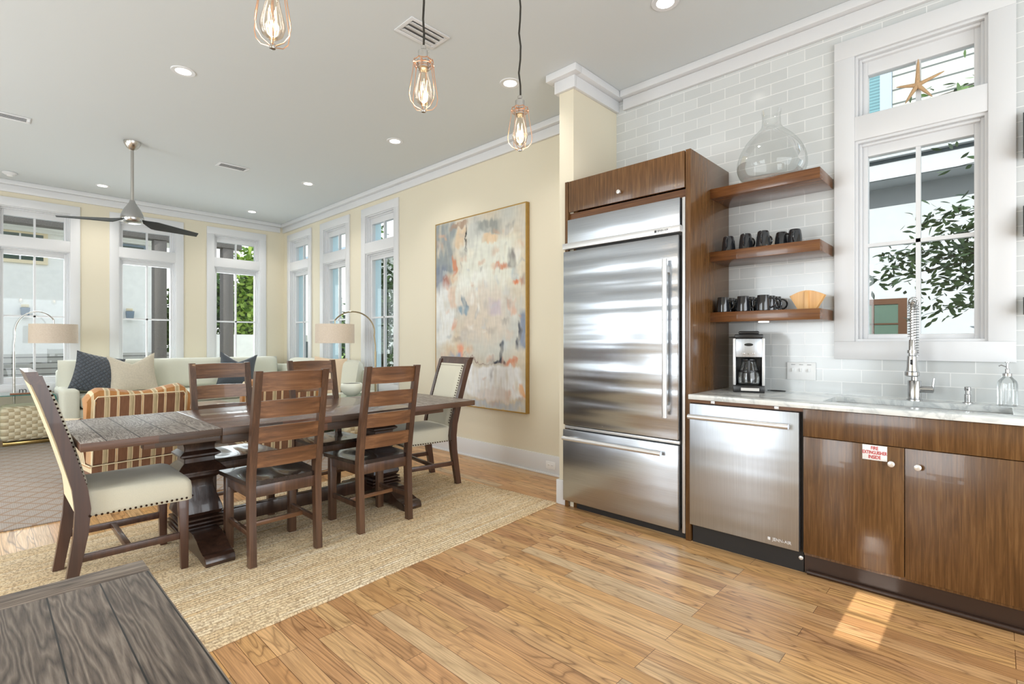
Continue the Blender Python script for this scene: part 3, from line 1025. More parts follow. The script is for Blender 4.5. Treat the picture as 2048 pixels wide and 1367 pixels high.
# sink cabinet
t = thing('sink_cabinet', 'walnut sink cabinet with two doors and round knobs', 'cabinet')
g = G()
g.box(XD + 0.02, XW - .003, -0.62, -0.60, 0.1, 0.886)
g.box(XD + 0.02, XW - .003, 0.733, 0.751, 0.1, 0.886)
g.box(XD + 0.02, XW - .003, -0.60, 0.733, 0.1, 0.118)
g.build('carcase', 'cab', t, smooth=0)
g = G()
g.box(XD, XD + 0.019, -0.62, 0.751, 0.738, 0.884, 0.0012)
g.build('apron_panel', 'cab', t)
G().box(XD + 0.008, XD + 0.022, 0.752, 1.379, 0.8655, 0.8875).build('mounting_rail', 'cabh', t, smooth=0)
for y0, y1, ky in ((0.3215, 0.7495, 0.369), (-0.617, 0.3185, 0.269)):
    dr = G().box(XD, XD + 0.019, y0, y1, 0.118, 0.735, 0.0012).build('door', 'cab', t)
    G().lathe([(0.006, 0.0), (0.006, 0.012), (0.014, 0.018), (0.014, 0.028), (0.011, 0.030)], seg=20).xf(Matrix.Translation((XD, ky, 0.656)) @ Matrix.Rotation(R(-90), 4, 'Y')).build('knob', 'knob', dr)
g = G()
g.box(XD + 0.03, XD + 0.05, -0.62, 0.751, 0.0, 0.1)
g.build('toe_kick', 'toe', t, smooth=0)
G().cyl((XD + 0.018, -0.62, 0.0125), (XD + 0.018, 0.735, 0.0125), 0.012, seg=16).build('shoe_moulding', 'toe', t)

sg = thing('fire_extinguisher_sign', 'white sticker with red FIRE EXTINGUISHER INSIDE lettering on the left cabinet door', 'sign', (XD, 0.437, 0.695))
G().box(-0.0022, -0.0004, -0.05, 0.05, -0.035, 0.038, 0.0003).build('plate', 'white', sg)
for k, (s_, z) in enumerate((('FIRE', 0.0235), ('EXTINGUISHER', 0.0015), ('INSIDE', -0.0205))):
    lettering('lettering', s_, 0.0235, 'red', sg, (-0.0028, 0, z), ROT_NX, 0.62 if k == 1 else 0.72, bold=0.0004)

# worktop with the sink cut out
t = G()
SX0, SX1, SY0, SY1 = 3.165, 3.50, -0.05, 0.69
t.box(3.008, SX0, -0.62, 1.379, 0.888, 0.918, 0.003)
t.box(SX1, XW, -0.62, 1.379, 0.888, 0.918)
t.box(SX0, SX1, SY1, 1.379, 0.888, 0.918)
t.box(SX0, SX1, -0.62, SY0, 0.888, 0.918)
tag(t.build('worktop', 'marble'), 'white veined marble worktop over the dishwasher and sink cabinet', 'worktop')
t = G()
d_ = 0.70
t.box(SX0 + .005, SX1 - .005, SY0 + .005, SY1 - .005, d_, d_ + .004)
t.box(SX0 - .004, SX0 + .004, SY0 - .004, SY1 + .004, d_, 0.887)
t.box(SX1 - .004, SX1 + .004, SY0 - .004, SY1 + .004, d_, 0.887)
t.box(SX0 + .004, SX1 - .004, SY0 - .004, SY0 + .004, d_, 0.887)
t.box(SX0 + .004, SX1 - .004, SY1 - .004, SY1 + .004, d_, 0.887)
tag(t.build('sink', 'handle', smooth=0), 'undermount steel sink set into the marble worktop', 'sink')

# faucet
FX, FY = 3.585, 0.335
t = thing('faucet', 'tall chrome spring-neck faucet behind the sink', 'faucet', (FX, FY, 0.918))
G().lathe([(0.036, 0.0), (0.036, 0.004), (0.031, 0.006), (0.031, 0.105), (0.029, 0.108), (0.016, 0.11), (0.016, 0.15)], seg=28).build('body', 'chrome', t)
g = G()
g.cyl((0, -0.02, 0.062), (0, -0.080, 0.062), 0.019, seg=20)
g.cyl((0, -0.080, 0.062), (0, -0.084, 0.062), 0.0165, 0.012, seg=20)
g.tube([(0, -0.076, 0.045), (0, -0.079, 0.075), (0, -0.084, 0.125)], [0.006, 0.0065, 0.0055], 12)
g.build('lever_handle', 'chrome', t)
# hose arch
arch = []
for k in range(9):
    arch.append((0, 0, 0.14 + 0.35 * k / 8))
for k in range(1, 13):
    a = math.pi * k / 12
    arch.append((-0.055 + 0.055 * math.cos(a), 0, 0.49 + 0.06 * math.sin(a)))
for k in range(1, 7):
    arch.append((-0.11, 0, 0.49 - 0.16 * k / 6))
G().tube(arch, 0.008, 10).build('hose', 'nickel', t)
# the spring around the hose
av = [Vector(a) for a in arch]
L = [0]
for a, b in zip(av, av[1:]):
    L.append(L[-1] + (b - a).length)
def along(s_):
    for i in range(len(L) - 1):
        if s_ <= L[i + 1]:
            f = (s_ - L[i]) / (L[i + 1] - L[i])
            return av[i].lerp(av[i + 1], f), (av[i + 1] - av[i]).normalized()
    return av[-1], (av[-1] - av[-2]).normalized()
pts = []
N_ = 40 * 10
for k in range(N_ + 1):
    s_ = 0.10 + (L[-1] - 0.12) * k / N_
    p_, d_2 = along(s_)
    u_ = Vector((0, 1, 0))
    v_ = d_2.cross(u_)
    a = 2 * math.pi * k / 10
    pts.append(p_ + (u_ * math.cos(a) + v_ * math.sin(a)) * 0.0185)
G().tube(pts, 0.0022, 5).build('spring', 'chrome', t)
g = G()
g.lathe([(0.012, 0.335), (0.014, 0.33), (0.016, 0.25), (0.021, 0.245), (0.024, 0.19), (0.027, 0.165), (0.033, 0.16), (0.033, 0.142), (0.024, 0.135)], (-0.11, 0, 0), 24)
g.build('spray_head', 'chrome', t)
g = G()
g.cyl((0, 0, 0.27), (-0.11, 0, 0.27), 0.005, seg=12)
g.lathe([(0.016, 0.262), (0.018, 0.264), (0.018, 0.276), (0.016, 0.278)], (0, 0, 0), 20)
g.lathe([(0.0215, 0.262), (0.0215, 0.278)], (-0.11, 0, 0), 20)
g.build('holder_arm', 'chrome', t)
g = G().box(-0.139, -0.131, -0.006, 0.006, 0.20, 0.228, 0.003)
g.build('spray_button', 'black', t)

t = thing('soap_dispenser', 'short chrome built-in soap dispenser right of the faucet', 'soap dispenser', (3.60, 0.115, 0.918))
G().lathe([(0.022, 0.0), (0.022, 0.003), (0.014, 0.006), (0.014, 0.045), (0.010, 0.048), (0.010, 0.065)], seg=24).build('body', 'chrome', t)
g = G()
g.lathe([(0.014, 0.065), (0.014, 0.083), (0.011, 0.086)], seg=20)
g.tube([(-0.01, 0, 0.078), (-0.03, 0, 0.078), (-0.045, 0, 0.072)], 0.005, 10)
g.build('pump', 'chrome', t)

t = thing('soap_bottle', 'clear ribbed glass soap bottle with chrome pump at the right end of the worktop', 'bottle', (3.585, -0.035, 0.918))
g = G()
prof = [(0.034, 0.0), (0.037, 0.004), (0.037, 0.11), (0.034, 0.125), (0.022, 0.14), (0.017, 0.147), (0.017, 0.158)]
rr = []
for r_, z_ in prof:
    rr.append([((r_ + (0.0014 * math.cos(12 * 2 * math.pi * i / 72) if .003 < z_ < .12 else 0)) * math.cos(2 * math.pi * i / 72),
                (r_ + (0.0014 * math.cos(12 * 2 * math.pi * i / 72) if .003 < z_ < .12 else 0)) * math.sin(2 * math.pi * i / 72), z_) for i in range(72)])
g.loft(rr, cap=False)
g.build('glass_body', 'clear', t)
g = G()
g.lathe([(0.019, 0.150), (0.019, 0.163), (0.009, 0.166), (0.009, 0.185), (0.005, 0.188), (0.005, 0.215), (0.010, 0.217), (0.010, 0.221)], seg=20)
g.tube([(0, 0.004, 0.196), (0, 0.022, 0.205), (0, 0.032, 0.199)], 0.003, 8)
g.build('pump', 'chrome', t)

# switch plate, outlets
t = thing('switch_plate', 'white three-gang toggle switch plate on the tiled wall', 'switch', (XW, 0.918, 1.052))
G().box(-0.012, -0.0004, -0.083, 0.083, -0.057, 0.057, 0.003).build('plate', 'white', t)
for k in (-1, 0, 1):
    G().box(-0.027, -0.0115, k * .046 - .005, k * .046 + .005, -0.004, 0.018, 0.002).build('toggle', 'white', t)
    g = G()
    g.box(-0.0128, -0.0118, k * .046 - .012, k * .046 + .012, 0.040, 0.0425)
    g.build('printing', 'ink', t, smooth=0)


def outlet(label, loc, horiz=False):
    t = thing('power_outlet', label, 'outlet', loc)
    a, b = (0.057, 0.035) if horiz else (0.035, 0.057)
    G().box(-0.007, -0.0004, -a, a, -b, b, 0.003).build('plate', 'white', t)
    for k in (-1, 1):
        y, z = (k * .02, 0) if horiz else (0, k * .02)
        G().box(-0.009, -0.006, y - .014, y + .014, z - .012, z + .012, 0.002).build('socket_face', 'white', t)
        g = G()
        g.box(-0.0094, -0.0088, y - .007, y - .005, z - .004, z + .005)
        g.box(-0.0094, -0.0088, y + .005, y + .007, z - .004, z + .005)
        g.build('slots', 'darkgap', t, smooth=0)


outlet('white power outlet on the tiles, partly behind the coffee maker', (XW, 1.175, 1.05))
outlet('white power outlet in the baseboard at the foot of the painting wall', (XW - 0.016, 3.0, 0.095), True)

# coffee maker
t = thing('coffee_maker', 'stainless and black drip coffee maker with glass carafe on the worktop', 'coffee maker', (3.465, 1.175, 0.918), R(18))
g = G()
g.box(-0.105, 0.11, -0.092, 0.092, 0.0, 0.045, 0.006)
g.box(0.03, 0.11, -0.088, 0.088, 0.045, 0.345, 0.004)
g.build('base', 'black', t)
g = G()
g.box(-0.098, 0.10, 0.076, 0.092, 0.045, 0.345, 0.003)
g.build('side_column', 'handle', t)
g = G()
g.box(-0.098, 0.10, -0.092, -0.076, 0.045, 0.345, 0.003)
g.build('side_column', 'handle', t)
G().box(-0.103, 0.03, -0.0755, 0.0755, 0.225, 0.343, 0.004).build('control_panel', 'steel2', t)
g = G()
g.lathe([(0.001, 0), (0.026, 0.0), (0.026, 0.003), (0.001, 0.003)], seg=28, sx=0.36).xf(Matrix.Translation((-0.103, 0, 0.305)) @ Matrix.Rotation(R(-90), 4, 'Y'))
g.build('oval_emblem', 'black', t)
for y, z, r_ in ((0.028, 0.25, .006), (-0.028, 0.25, .006), (0.0, 0.246, .0045)):
    G().lathe([(r_, 0), (r_, 0.005), (r_ * .7, 0.006)], seg=14).xf(Matrix.Translation((-0.103, y, z)) @ Matrix.Rotation(R(-90), 4, 'Y')).build('button', 'chrome', t)
g = G()
g.box(-0.09, 0.105, -0.083, 0.083, 0.346, 0.372, 0.006)
g.box(-0.075, 0.085, -0.06, 0.06, 0.372, 0.392, 0.008)
g.box(-0.02, 0.06, 0.086, 0.12, 0.35, 0.356, 0.002)
g.build('lid', 'black', t)
g = G()
g.lathe([(0.05, 0.05), (0.062, 0.056), (0.065, 0.09), (0.058, 0.14), (0.045, 0.18), (0.042, 0.20)], (-0.042, 0, 0), 32, cap=False)
cf = g.build('carafe', 'clear', t)
g = G()
g.lathe([(0.044, 0.195), (0.046, 0.198), (0.046, 0.212), (0.02, 0.22)], (-0.042, 0, 0), 28)
g.lathe([(0.0585, 0.128), (0.0605, 0.130), (0.0600, 0.14), (0.0565, 0.142)], (-0.042, 0, 0), 28, cap=False)
g.tube([(-0.086, 0, 0.205), (-0.125, 0, 0.20), (-0.132, 0, 0.15), (-0.122, 0, 0.09), (-0.110, 0, 0.075)], 0.008, 10)
g.build('carafe_handle', 'black', cf)
g = G()
g.box(-0.1065, -0.105, -0.06, 0.045, 0.012, 0.03)
g.build('base_printing', 'silver', t, smooth=0)
pts = []
for k in range(40):
    a = 2 * math.pi * k / 39
    pts.append((3.60 + 0.018 * math.sin(a), 1.04 - 0.045 * math.cos(a), 0.9215))
pts = [(3.585, 1.098, 0.9215), (3.598, 1.09, 0.9215)] + pts
G().tube([Matrix.Rotation(R(-18), 3, 'Z') @ Vector((a - 3.465, b - 1.175, c - 0.918)) for a, b, c in pts], 0.0026, 6).build('power_cord', 'black', t)

# floating shelves
for z, d in ((2.19, 'topmost floating walnut shelf, holding the big glass vase'), (1.772, 'middle floating walnut shelf, holding upturned black mugs'),
             (1.372, 'lowest floating walnut shelf, above the coffee maker')):
    tag(G().box(3.345, XW, 0.742, 1.381, z, z + 0.064, 0.0012).build('floating_shelf', 'cabh'), d, 'shelf', 'floating walnut shelves')
g = thing('shelf_light', 'small puck light under the lowest walnut shelf', 'light', (3.45, 1.08, 1.371))
G().lathe([(0.03, -0.006), (0.03, -0.0003)], seg=24).build('lens', 'disc', g)

ZS1, ZS2, ZS3 = 2.2545, 1.8365, 1.4365
t = thing('glass_vase', 'large clear glass demijohn vase on the topmost walnut shelf', 'vase', (3.462, 1.038, ZS1))
prof = [(0.05, 0.003), (0.12, 0.002), (0.165, 0.02), (0.192, 0.065), (0.196, 0.115), (0.18, 0.175), (0.145, 0.235), (0.10, 0.283), (0.066, 0.315), (0.055, 0.34), (0.053, 0.395), (0.058, 0.425)]
pp = []
for i in range(len(prof) - 1):
    for k in range(4):
        f = k / 4
        p0 = prof[max(i - 1, 0)]; p1 = prof[i]; p2 = prof[i + 1]; p3 = prof[min(i + 2, len(prof) - 1)]
        pp.append(tuple(0.5 * ((2 * p1[j]) + (-p0[j] + p2[j]) * f + (2 * p0[j] - 5 * p1[j] + 4 * p2[j] - p3[j]) * f * f + (-p0[j] + 3 * p1[j] - 3 * p2[j] + p3[j]) * f ** 3) for j in (0, 1)))
pp.append(prof[-1])
pp = [(r_ * (1.02 if z_ < .33 else 1), z_ * 1.06) for r_, z_ in pp]
G().lathe(pp, seg=64, cap=False).build('glass_body', 'vase', t, smooth=60)


def mug(flip):
    t = thing('mug', '', 'mug')
    g = G()
    if flip:
        prof = [(0.0385, 0.0), (0.042, 0.001), (0.042, 0.012), (0.038, 0.06), (0.033, 0.092), (0.028, 0.098)]
    else:
        prof = [(0.028, 0.0), (0.033, 0.001), (0.040, 0.012), (0.0385, 0.06), (0.034, 0.098), (0.032, 0.098), (0.036, 0.06), (0.036, 0.012), (0.01, 0.008)]
        prof = [(0.036, 0.0), (0.040, 0.002), (0.041, 0.012), (0.038, 0.06), (0.034, 0.098), (0.031, 0.098), (0.035, 0.06), (0.037, 0.012), (0.01, 0.008)]
    g.lathe(prof, seg=32, cap=True)
    g.build('cup', 'ceramic', t)
    hz = (0.022, 0.08)
    pts = []
    for k in range(13):
        a = math.pi * (k / 12 - .5)
        pts.append((0, -(0.036 + 0.032 * math.cos(a)), 0.05 + 0.031 * math.sin(a)))
    G().tube(pts, 0.0055, 8).build('handle', 'ceramic', t)
    return t


mu = mug(True)
spots = [(3.41, 1.285, 'leftmost upturned black mug on the middle shelf, beside the cabinet side'), (3.40, 1.172, 'second upturned black mug from the left along the front of the middle shelf'),
         (3.385, 1.062, 'third upturned black mug from the left on the middle shelf, largest in view'), (3.50, 1.20, 'black mug at the back of the middle shelf, between the first two front mugs'),
         (3.50, 1.095, 'black mug at the back of the middle shelf, between the second and third front mugs'), (3.505, 0.99, 'black mug at the back of the middle shelf, just right of the largest mug'),
         (3.47, 0.905, 'lone upturned black mug standing apart at the right of the middle shelf')]
for i, (x, y, d) in enumerate(spots):
    rz = R(-84) if i in (0, 1, 2, 6) else R(-30)
    if i == 0:
        mu.location = (x, y, ZS2); mu.rotation_euler = (0, 0, rz); mu['label'] = d; mu['group'] = 'mugs on the middle shelf'
    else:
        dup(mu, (x, y, ZS2), rz, d)
mu2 = mug(False)
i = 0
rown = ['in the left row', 'in the middle row', 'in the right row']
cown = ['front black mug', 'second black mug from the front', 'rearmost black mug']
for r_, y in enumerate((1.315, 1.187, 1.065)):
    for c_ in range(3):
        x = 3.395 + 0.092 * c_
        d = '%s %s on the lowest shelf' % (cown[c_], rown[r_])
        if i == 0:
            mu2.location = (x, y, ZS3); mu2.rotation_euler = (0, 0, R(8)); mu2['label'] = d; mu2['group'] = 'mugs on the lowest shelf'
        else:
            dup(mu2, (x, y - .008 * c_, ZS3), R(8 + 5 * c_), d)
        i += 1

t = thing('filter_holder', 'fan-shaped bamboo coffee filter holder on the right of the lowest shelf', 'filter holder', (3.47, 0.835, ZS3))
def fanpoly(w0, w1, h0, h1):
    P = [(-w0, 0), (w0, 0), (w1, h0)]
    for k in range(1, 10):
        f = k / 10
        P.append((w1 * (1 - 2 * f), h0 + (h1 - h0) * math.sin(math.pi * f)))
    P.append((-w1, h0))
    return P
for x in (-0.022, 0.016):
    G().prism(fanpoly(0.048, 0.095, 0.085, 0.117), 'x', x, x + 0.006, 0.001).build('fan_panel', 'bamboo', t)
G().box(-0.03, 0.03, -0.012, 0.012, 0.0, 0.108, 0.002).build('centre_strip', 'bamboo', t)

# dark holders at the right edge on tiles
for z0, z1, d, n_ in ((2.165, 2.40, 0.10, 'topmost black angled metal wall holder at the right edge'), (1.77, 1.93, 0.07, 'middle black metal wall holder at the right edge of the photo'),
                  (1.375, 1.47, 0.05, 'lowest black metal wall holder at the right edge')):
    t = thing('wall_holder', n_, 'wall holder', (XW, -0.13, z0), 0, 'black wall holders')
    h = z1 - z0
    g = G()
    g.prism([(-0.11, 0.0), (-0.012 - 0.02, 0.0), (-0.03, h), (-0.04, h), (-0.11, 0.02)], 'y', -0.16, 0.035, 0.002)
    g.build('body', 'silver', t)
    G().prism([(-0.112, 0.002), (-0.034, 0.002), (-0.034, h - .004), (-0.042, h - .004), (-0.112, 0.022)], 'y', 0.0352, 0.038).build('end_plate', 'black', t, smooth=0)
    G().cyl((-0.034, 0.0, 0.03), (-0.0005, 0.0, 0.03), 0.006, seg=12).build('standoff', 'brass', t)

# starfish in the kitchen transom
t = G()
cx_, cz_ = 0.334, 2.715
for (y, z) in ((0.430, 2.735), (0.216, 2.752), (0.330, 2.862), (0.389, 2.628), (0.268, 2.628)):
    a = Vector((3.715, cx_, cz_)); b = Vector((3.715, y, z))
    pts = [a.lerp(b, k / 6) for k in range(7)]
    t.tube(pts, [0.013, 0.012, 0.0105, 0.009, 0.0075, 0.006, 0.002], 8)
M['star'] = plain('tan_starfish', srgb(204, 168, 128), 0.8, 0, 0.25, 150)
tag(t.build('starfish', 'star', smooth=60), 'tan dried starfish leaning in the small upper kitchen window', 'starfish')

# ------------------------------------------------------------ painting
t = thing('painting', 'large abstract painting in a thin gold frame on the cream wall', 'painting', (XW, 3.99, 0.545))
PW, PH = 1.42, 2.05
g = G()
g.box(-0.048, -0.001, -PW / 2, -PW / 2 + .012, 0, PH, 0.001)
g.box(-0.048, -0.001, PW / 2 - .012, PW / 2, 0, PH, 0.001)
g.box(-0.048, -0.001, -PW / 2 + .012, PW / 2 - .012, 0, .012, 0.001)
g.box(-0.048, -0.001, -PW / 2 + .012, PW / 2 - .012, PH - .012, PH, 0.001)
g.build('frame', 'gold', t)
NU, NV = 170, 240
blot = [  # s, t, half w, half h, colour, soft, strength
    (.10, .13, .15, .17, (128, 138, 142), .3, .9), (.06, .30, .09, .10, (112, 122, 140), .4, .8), (.62, .28, .36, .15, (214, 216, 204), .35, .95),
    (.45, .38, .22, .09, (222, 224, 216), .4, .9), (.62, .08, .14, .045, (138, 142, 138), .4, .9), (.85, .10, .05, .04, (150, 150, 148), .4, .6),
    (.28, .03, .11, .02, (158, 132, 112), .3, .9), (.32, .10, .07, .05, (206, 180, 146), .3, .8), (.62, .145, .08, .025, (214, 184, 146), .3, .8),
    (.375, .105, .008, .055, (30, 32, 34), .2, 1.), (.225, .24, .018, .07, (196, 128, 92), .4, .9), (.76, .285, .10, .02, (196, 124, 88), .6, .85),
    (.87, .255, .04, .045, (98, 94, 96), .5, .8), (.92, .385, .06, .017, (204, 112, 62), .6, .9), (.90, .33, .03, .05, (150, 170, 180), .5, .6),
    (.15, .34, .05, .05, (160, 104, 90), .5, .85), (.10, .52, .14, .17, (220, 222, 220), .35, .9), (.55, .52, .30, .16, (206, 194, 180), .4, .8),
    (.33, .47, .05, .03, (126, 152, 168), .5, .9), (.36, .43, .015, .04, (96, 120, 136), .5, .9), (.70, .49, .08, .05, (188, 176, 186), .5, .8),
    (.97, .60, .05, .10, (118, 130, 152), .4, .9), (.745, .72, .022, .04, (38, 46, 62), .3, 1.), (.72, .755, .05, .010, (44, 50, 64), .4, 1.), (.915, .64, .018, .05, (56, 62, 78), .4, .9),
    (.84, .77, .09, .02, (210, 132, 98), .6, .9), (.92, .755, .04, .02, (196, 112, 74), .6, .85), (.31, .73, .045, .06, (220, 148, 118), .5, .9), (.33, .82, .03, .06, (222, 150, 116), .5, .8),
    (.24, .77, .09, .05, (128, 150, 178), .5, .9), (.23, .56, .03, .05, (204, 140, 108), .6, .7), (.22, .42, .06, .05, (210, 170, 140), .5, .6),
    (.68, .87, .32, .085, (228, 230, 232), .2, .98), (.68, .93, .18, .04, (212, 202, 196), .4, .7), (.66, .985, .34, .02, (176, 186, 198), .4, .8),
    (.965, .90, .025, .05, (222, 156, 92), .5, .9), (.12, .90, .14, .09, (196, 188, 180), .4, .7), (.40, .64, .12, .05, (186, 182, 176), .5, .7), (.86, .50, .04, .05, (214, 160, 130), .5, .6),
    (.58, .765, .22, .004, (120, 84, 84), .5, .7), (.28, .65, .06, .015, (140, 130, 128), .6, .5)]
_rs = random.Random(5)
for _ in range(150):
    blot.append((_rs.random(), _rs.random(), _rs.uniform(.008, .05), _rs.uniform(.006, .035), _rs.choice([(214, 212, 204), (150, 158, 164), (196, 150, 120), (222, 206, 182), (128, 122, 120), (182, 190, 196), (208, 160, 124), (226, 226, 222)]), .7, _rs.uniform(.25, .55)))
bm = bmesh.new()
lay = bm.loops.layers.float_color.new('paint')
vs, cols = [], []
for j in range(NV + 1):
    for i in range(NU + 1):
        s_, t_ = i / NU, j / NV
        vs.append(bm.verts.new((-0.046, PW / 2 - .012 - s_ * (PW - .024), PH - .012 - t_ * (PH - .024))))
        c_ = Vector(srgb(204, 190, 166)).lerp(Vector(srgb(190, 192, 186)), min(1, max(0, .45 + 1.1 * noise.noise(Vector((s_ * 4, t_ * 5, 2.2))))))
        p_ = Vector((s_ * 5, t_ * 7, 3.3))
        dx = noise.noise(p_) * .05 + noise.noise(p_ * 4) * .022 + noise.noise(Vector((s_ * 90, t_ * 14, 1))) * .008
        dy = noise.noise(p_ + Vector((9, 9, 9))) * .04 + noise.noise(p_ * 4 + Vector((5, 1, 0))) * .018 + noise.noise(Vector((s_ * 60, t_ * 10, 7))) * .012
        for k, (a, b, hw_, hh_, rgb, soft, stg) in enumerate(blot):
            ex = abs(s_ + dx - a) / hw_
            ey = abs(t_ + dy - b) / hh_
            if ex > 1.6 or ey > 1.6: continue
            d = max(ex, ey) * .7 + math.hypot(ex, ey) * .3
            al = min(1, max(0, (1.1 - d) / max(soft, .05)))
            al *= stg * min(1, max(0, 0.95 + 0.9 * noise.noise(Vector((s_ * 25 + k * 3, t_ * 12, k)))))
            if al > 0:
                c_ = c_.lerp(Vector(srgb(*rgb)), al)
        stt = 1 + .10 * noise.noise(Vector((s_ * 70, t_ * 18, 4))) + .06 * noise.noise(Vector((s_ * 14, t_ * 60, 8)))
        cols.append((c_.x * stt, c_.y * stt, c_.z * stt, 1))
for j in range(NV):
    for i in range(NU):
        q = [j * (NU + 1) + i, j * (NU + 1) + i + 1, (j + 1) * (NU + 1) + i + 1, (j + 1) * (NU + 1) + i]
        f = bm.faces.new([vs[k] for k in q])
        for lp, k in zip(f.loops, q):
            lp[lay] = cols[k]
me = bpy.data.meshes.new('canvas')
bm.to_mesh(me)
bm.free()
mm = Mt('oil_paint_on_canvas')
at_ = mm.n('Attribute', attribute_name='paint')
mm.P(Base_Color=at_.outputs['Color'], Roughness=0.6)
mm.bump(mm.noise(mm.co((40, 60, 25)), 1.0, 4), 0.3, 0.004)
me.materials.append(mm.m)
o = bpy.data.objects.new('canvas', me)
COL.objects.link(o)
o.parent = t
G().box(-0.0455, -0.004, -PW / 2 + .012, PW / 2 - .012, .012, PH - .012).build('stretcher', 'white', t, smooth=0)

# ------------------------------------------------------------ rugs
def rug(name, label, x0, x1, y0, y1, h, mat, rz=0.0, wob=0.008, loc=(0, 0, 0)):
    g = G()
    n = 120
    pts = []
    m_ = 60
    for k in range(n): pts.append((x0 + (x1 - x0) * k / n, y0))
    for k in range(m_): pts.append((x1, y0 + (y1 - y0) * k / m_))
    for k in range(n): pts.append((x1 - (x1 - x0) * k / n, y1))
    for k in range(m_): pts.append((x0, y1 - (y1 - y0) * k / m_))
    cx, cy = (x0 + x1) / 2, (y0 + y1) / 2
    out = []
    for i, (x, y) in enumerate(pts):
        w_ = noise.noise(Vector((x * 6, y * 6, 1))) * wob + noise.noise(Vector((x * 25, y * 25, 3))) * wob * .5
        dx = (w_ if abs(x - x0) < 1e-6 or abs(x - x1) < 1e-6 else 0)
        dy = (w_ if abs(y - y0) < 1e-6 or abs(y - y1) < 1e-6 else 0)
        out.append((x + dx, y + dy))
    def rg(s_, z):
        return [(cx + (x - cx) * (1 - s_ / (x1 - x0) * 2), cy + (y - cy) * (1 - s_ / (y1 - y0) * 2), z) for x, y in out]
    g.loft([rg(0.002, 0.0), rg(0.0, h * .5), rg(0.006, h)])
    o = g.build(name, mat, smooth=60)
    o.location = loc
    o.rotation_euler = (0, 0, rz)
    return o


r = rug('jute_rug', '', -4.3, 0, 0, 1.92, 0.008, 'jute', R(4.0), 0.012, (3.055, 2.445, 0.0006))
tag(r, 'natural braided jute rug under the dining table', 'rug')
r = rug('living_room_rug', '', -0.9, 2.6, 4.69, 8.45, 0.012, 'lattice', 0, 0.003, (0, 0, 0.0006))
tag(r, 'grey brown lattice patterned rug in the living area', 'rug')

# ------------------------------------------------------------ dining table
t = thing('dining_table', 'long dark plank dining table on carved trestle pedestals', 'dining table', (1.552, 3.58, 0.009))
TZ = 0.756
LX, LY = 1.238, 0.488
LF = 0.60
def topbox(x0, x1):
    g = G()
    g.box(x0, x1, -LY, LY, TZ - 0.042, TZ, 0.004)
    return g
for nm, a, b, mt in (('table_leaf', -LX, -LX + LF, 'topleaf'), ('table_top', -LX + LF + .001, LX - LF - .001, 'topmid'), ('table_leaf', LX - LF, LX, 'topleaf')):
    o = topbox(a, b).build(nm, mt, t)
    o.data.materials.append(M['tedge'])
    for p_ in o.data.polygons:
        if abs(p_.normal.z) < 0.5: p_.material_index = 1
g = G()
g.box(-0.98, 0.98, -0.40, -0.33, TZ - 0.082, TZ - 0.0425, 0.004)
g.box(-0.98, 0.98, 0.33, 0.40, TZ - 0.082, TZ - 0.0425, 0.004)
g.box(-0.62, 0.62, -0.43, -0.401, TZ - 0.10, TZ - 0.0425, 0.004)
g.box(-0.62, 0.62, 0.401, 0.43, TZ - 0.10, TZ - 0.0425, 0.004)
g.box(-0.62, -0.59, -0.40, 0.40, TZ - 0.10, TZ - 0.0425)
g.box(0.59, 0.62, -0.40, 0.40, TZ - 0.10, TZ - 0.0425)
g.build('apron', 'tedge', t)
for sx in (-0.64, 0.64):
    g = G()
    prof = [(0.150, 0.672), (0.150, 0.650), (0.09, 0.625), (0.082, 0.60), (0.082, 0.575), (0.108, 0.555), (0.108, 0.545), (0.082, 0.53), (0.082, 0.505), (0.10, 0.49), (0.132, 0.455), (0.132, 0.445),
            (0.112, 0.438), (0.112, 0.425), (0.096, 0.41), (0.078, 0.40), (0.074, 0.38), (0.078, 0.34), (0.098, 0.28), (0.114, 0.23), (0.118, 0.205), (0.108, 0.185), (0.098, 0.178), (0.12, 0.17), (0.12, 0.16),
            (0.104, 0.155), (0.125, 0.147), (0.125, 0.137), (0.110, 0.132), (0.128, 0.124), (0.128, 0.112), (0.10, 0.105)]
    rr = []
    for h_, z_ in prof:
        c_ = h_ - 0.004
        rr.append([(sx + a, b, z_) for a, b in ((-h_, -c_), (-c_, -h_), (c_, -h_), (h_, -c_), (h_, c_), (c_, h_), (-c_, h_), (-h_, c_))])
    g.loft(rr)
    pd = g.build('pedestal', 'tdark', t, smooth=20)
    g = G()
    P = [(-0.47, 0.0), (-0.475, 0.02), (-0.465, 0.045), (-0.44, 0.055), (-0.405, 0.052), (-0.36, 0.07), (-0.30, 0.10), (-0.24, 0.118), (-0.20, 0.12)]
    P = P + [(-a, b) for a, b in P[::-1]]
    P = P[:]
    g.prism([P[0]] + [(-0.40, 0.0), (-0.34, 0.018), (0.34, 0.018), (0.40, 0.0)] + [(-a, b) for a, b in P[:9]] + [(a, b) for a, b in P[:9][::-1]][:-1], 'x', sx - 0.075, sx + 0.075, 0.004)
    g.build('foot', 'tdark', t)
G().box(-0.56, 0.56, -0.03, 0.03, 0.07, 0.16, 0.004).build('stretcher', 'tdark', t)

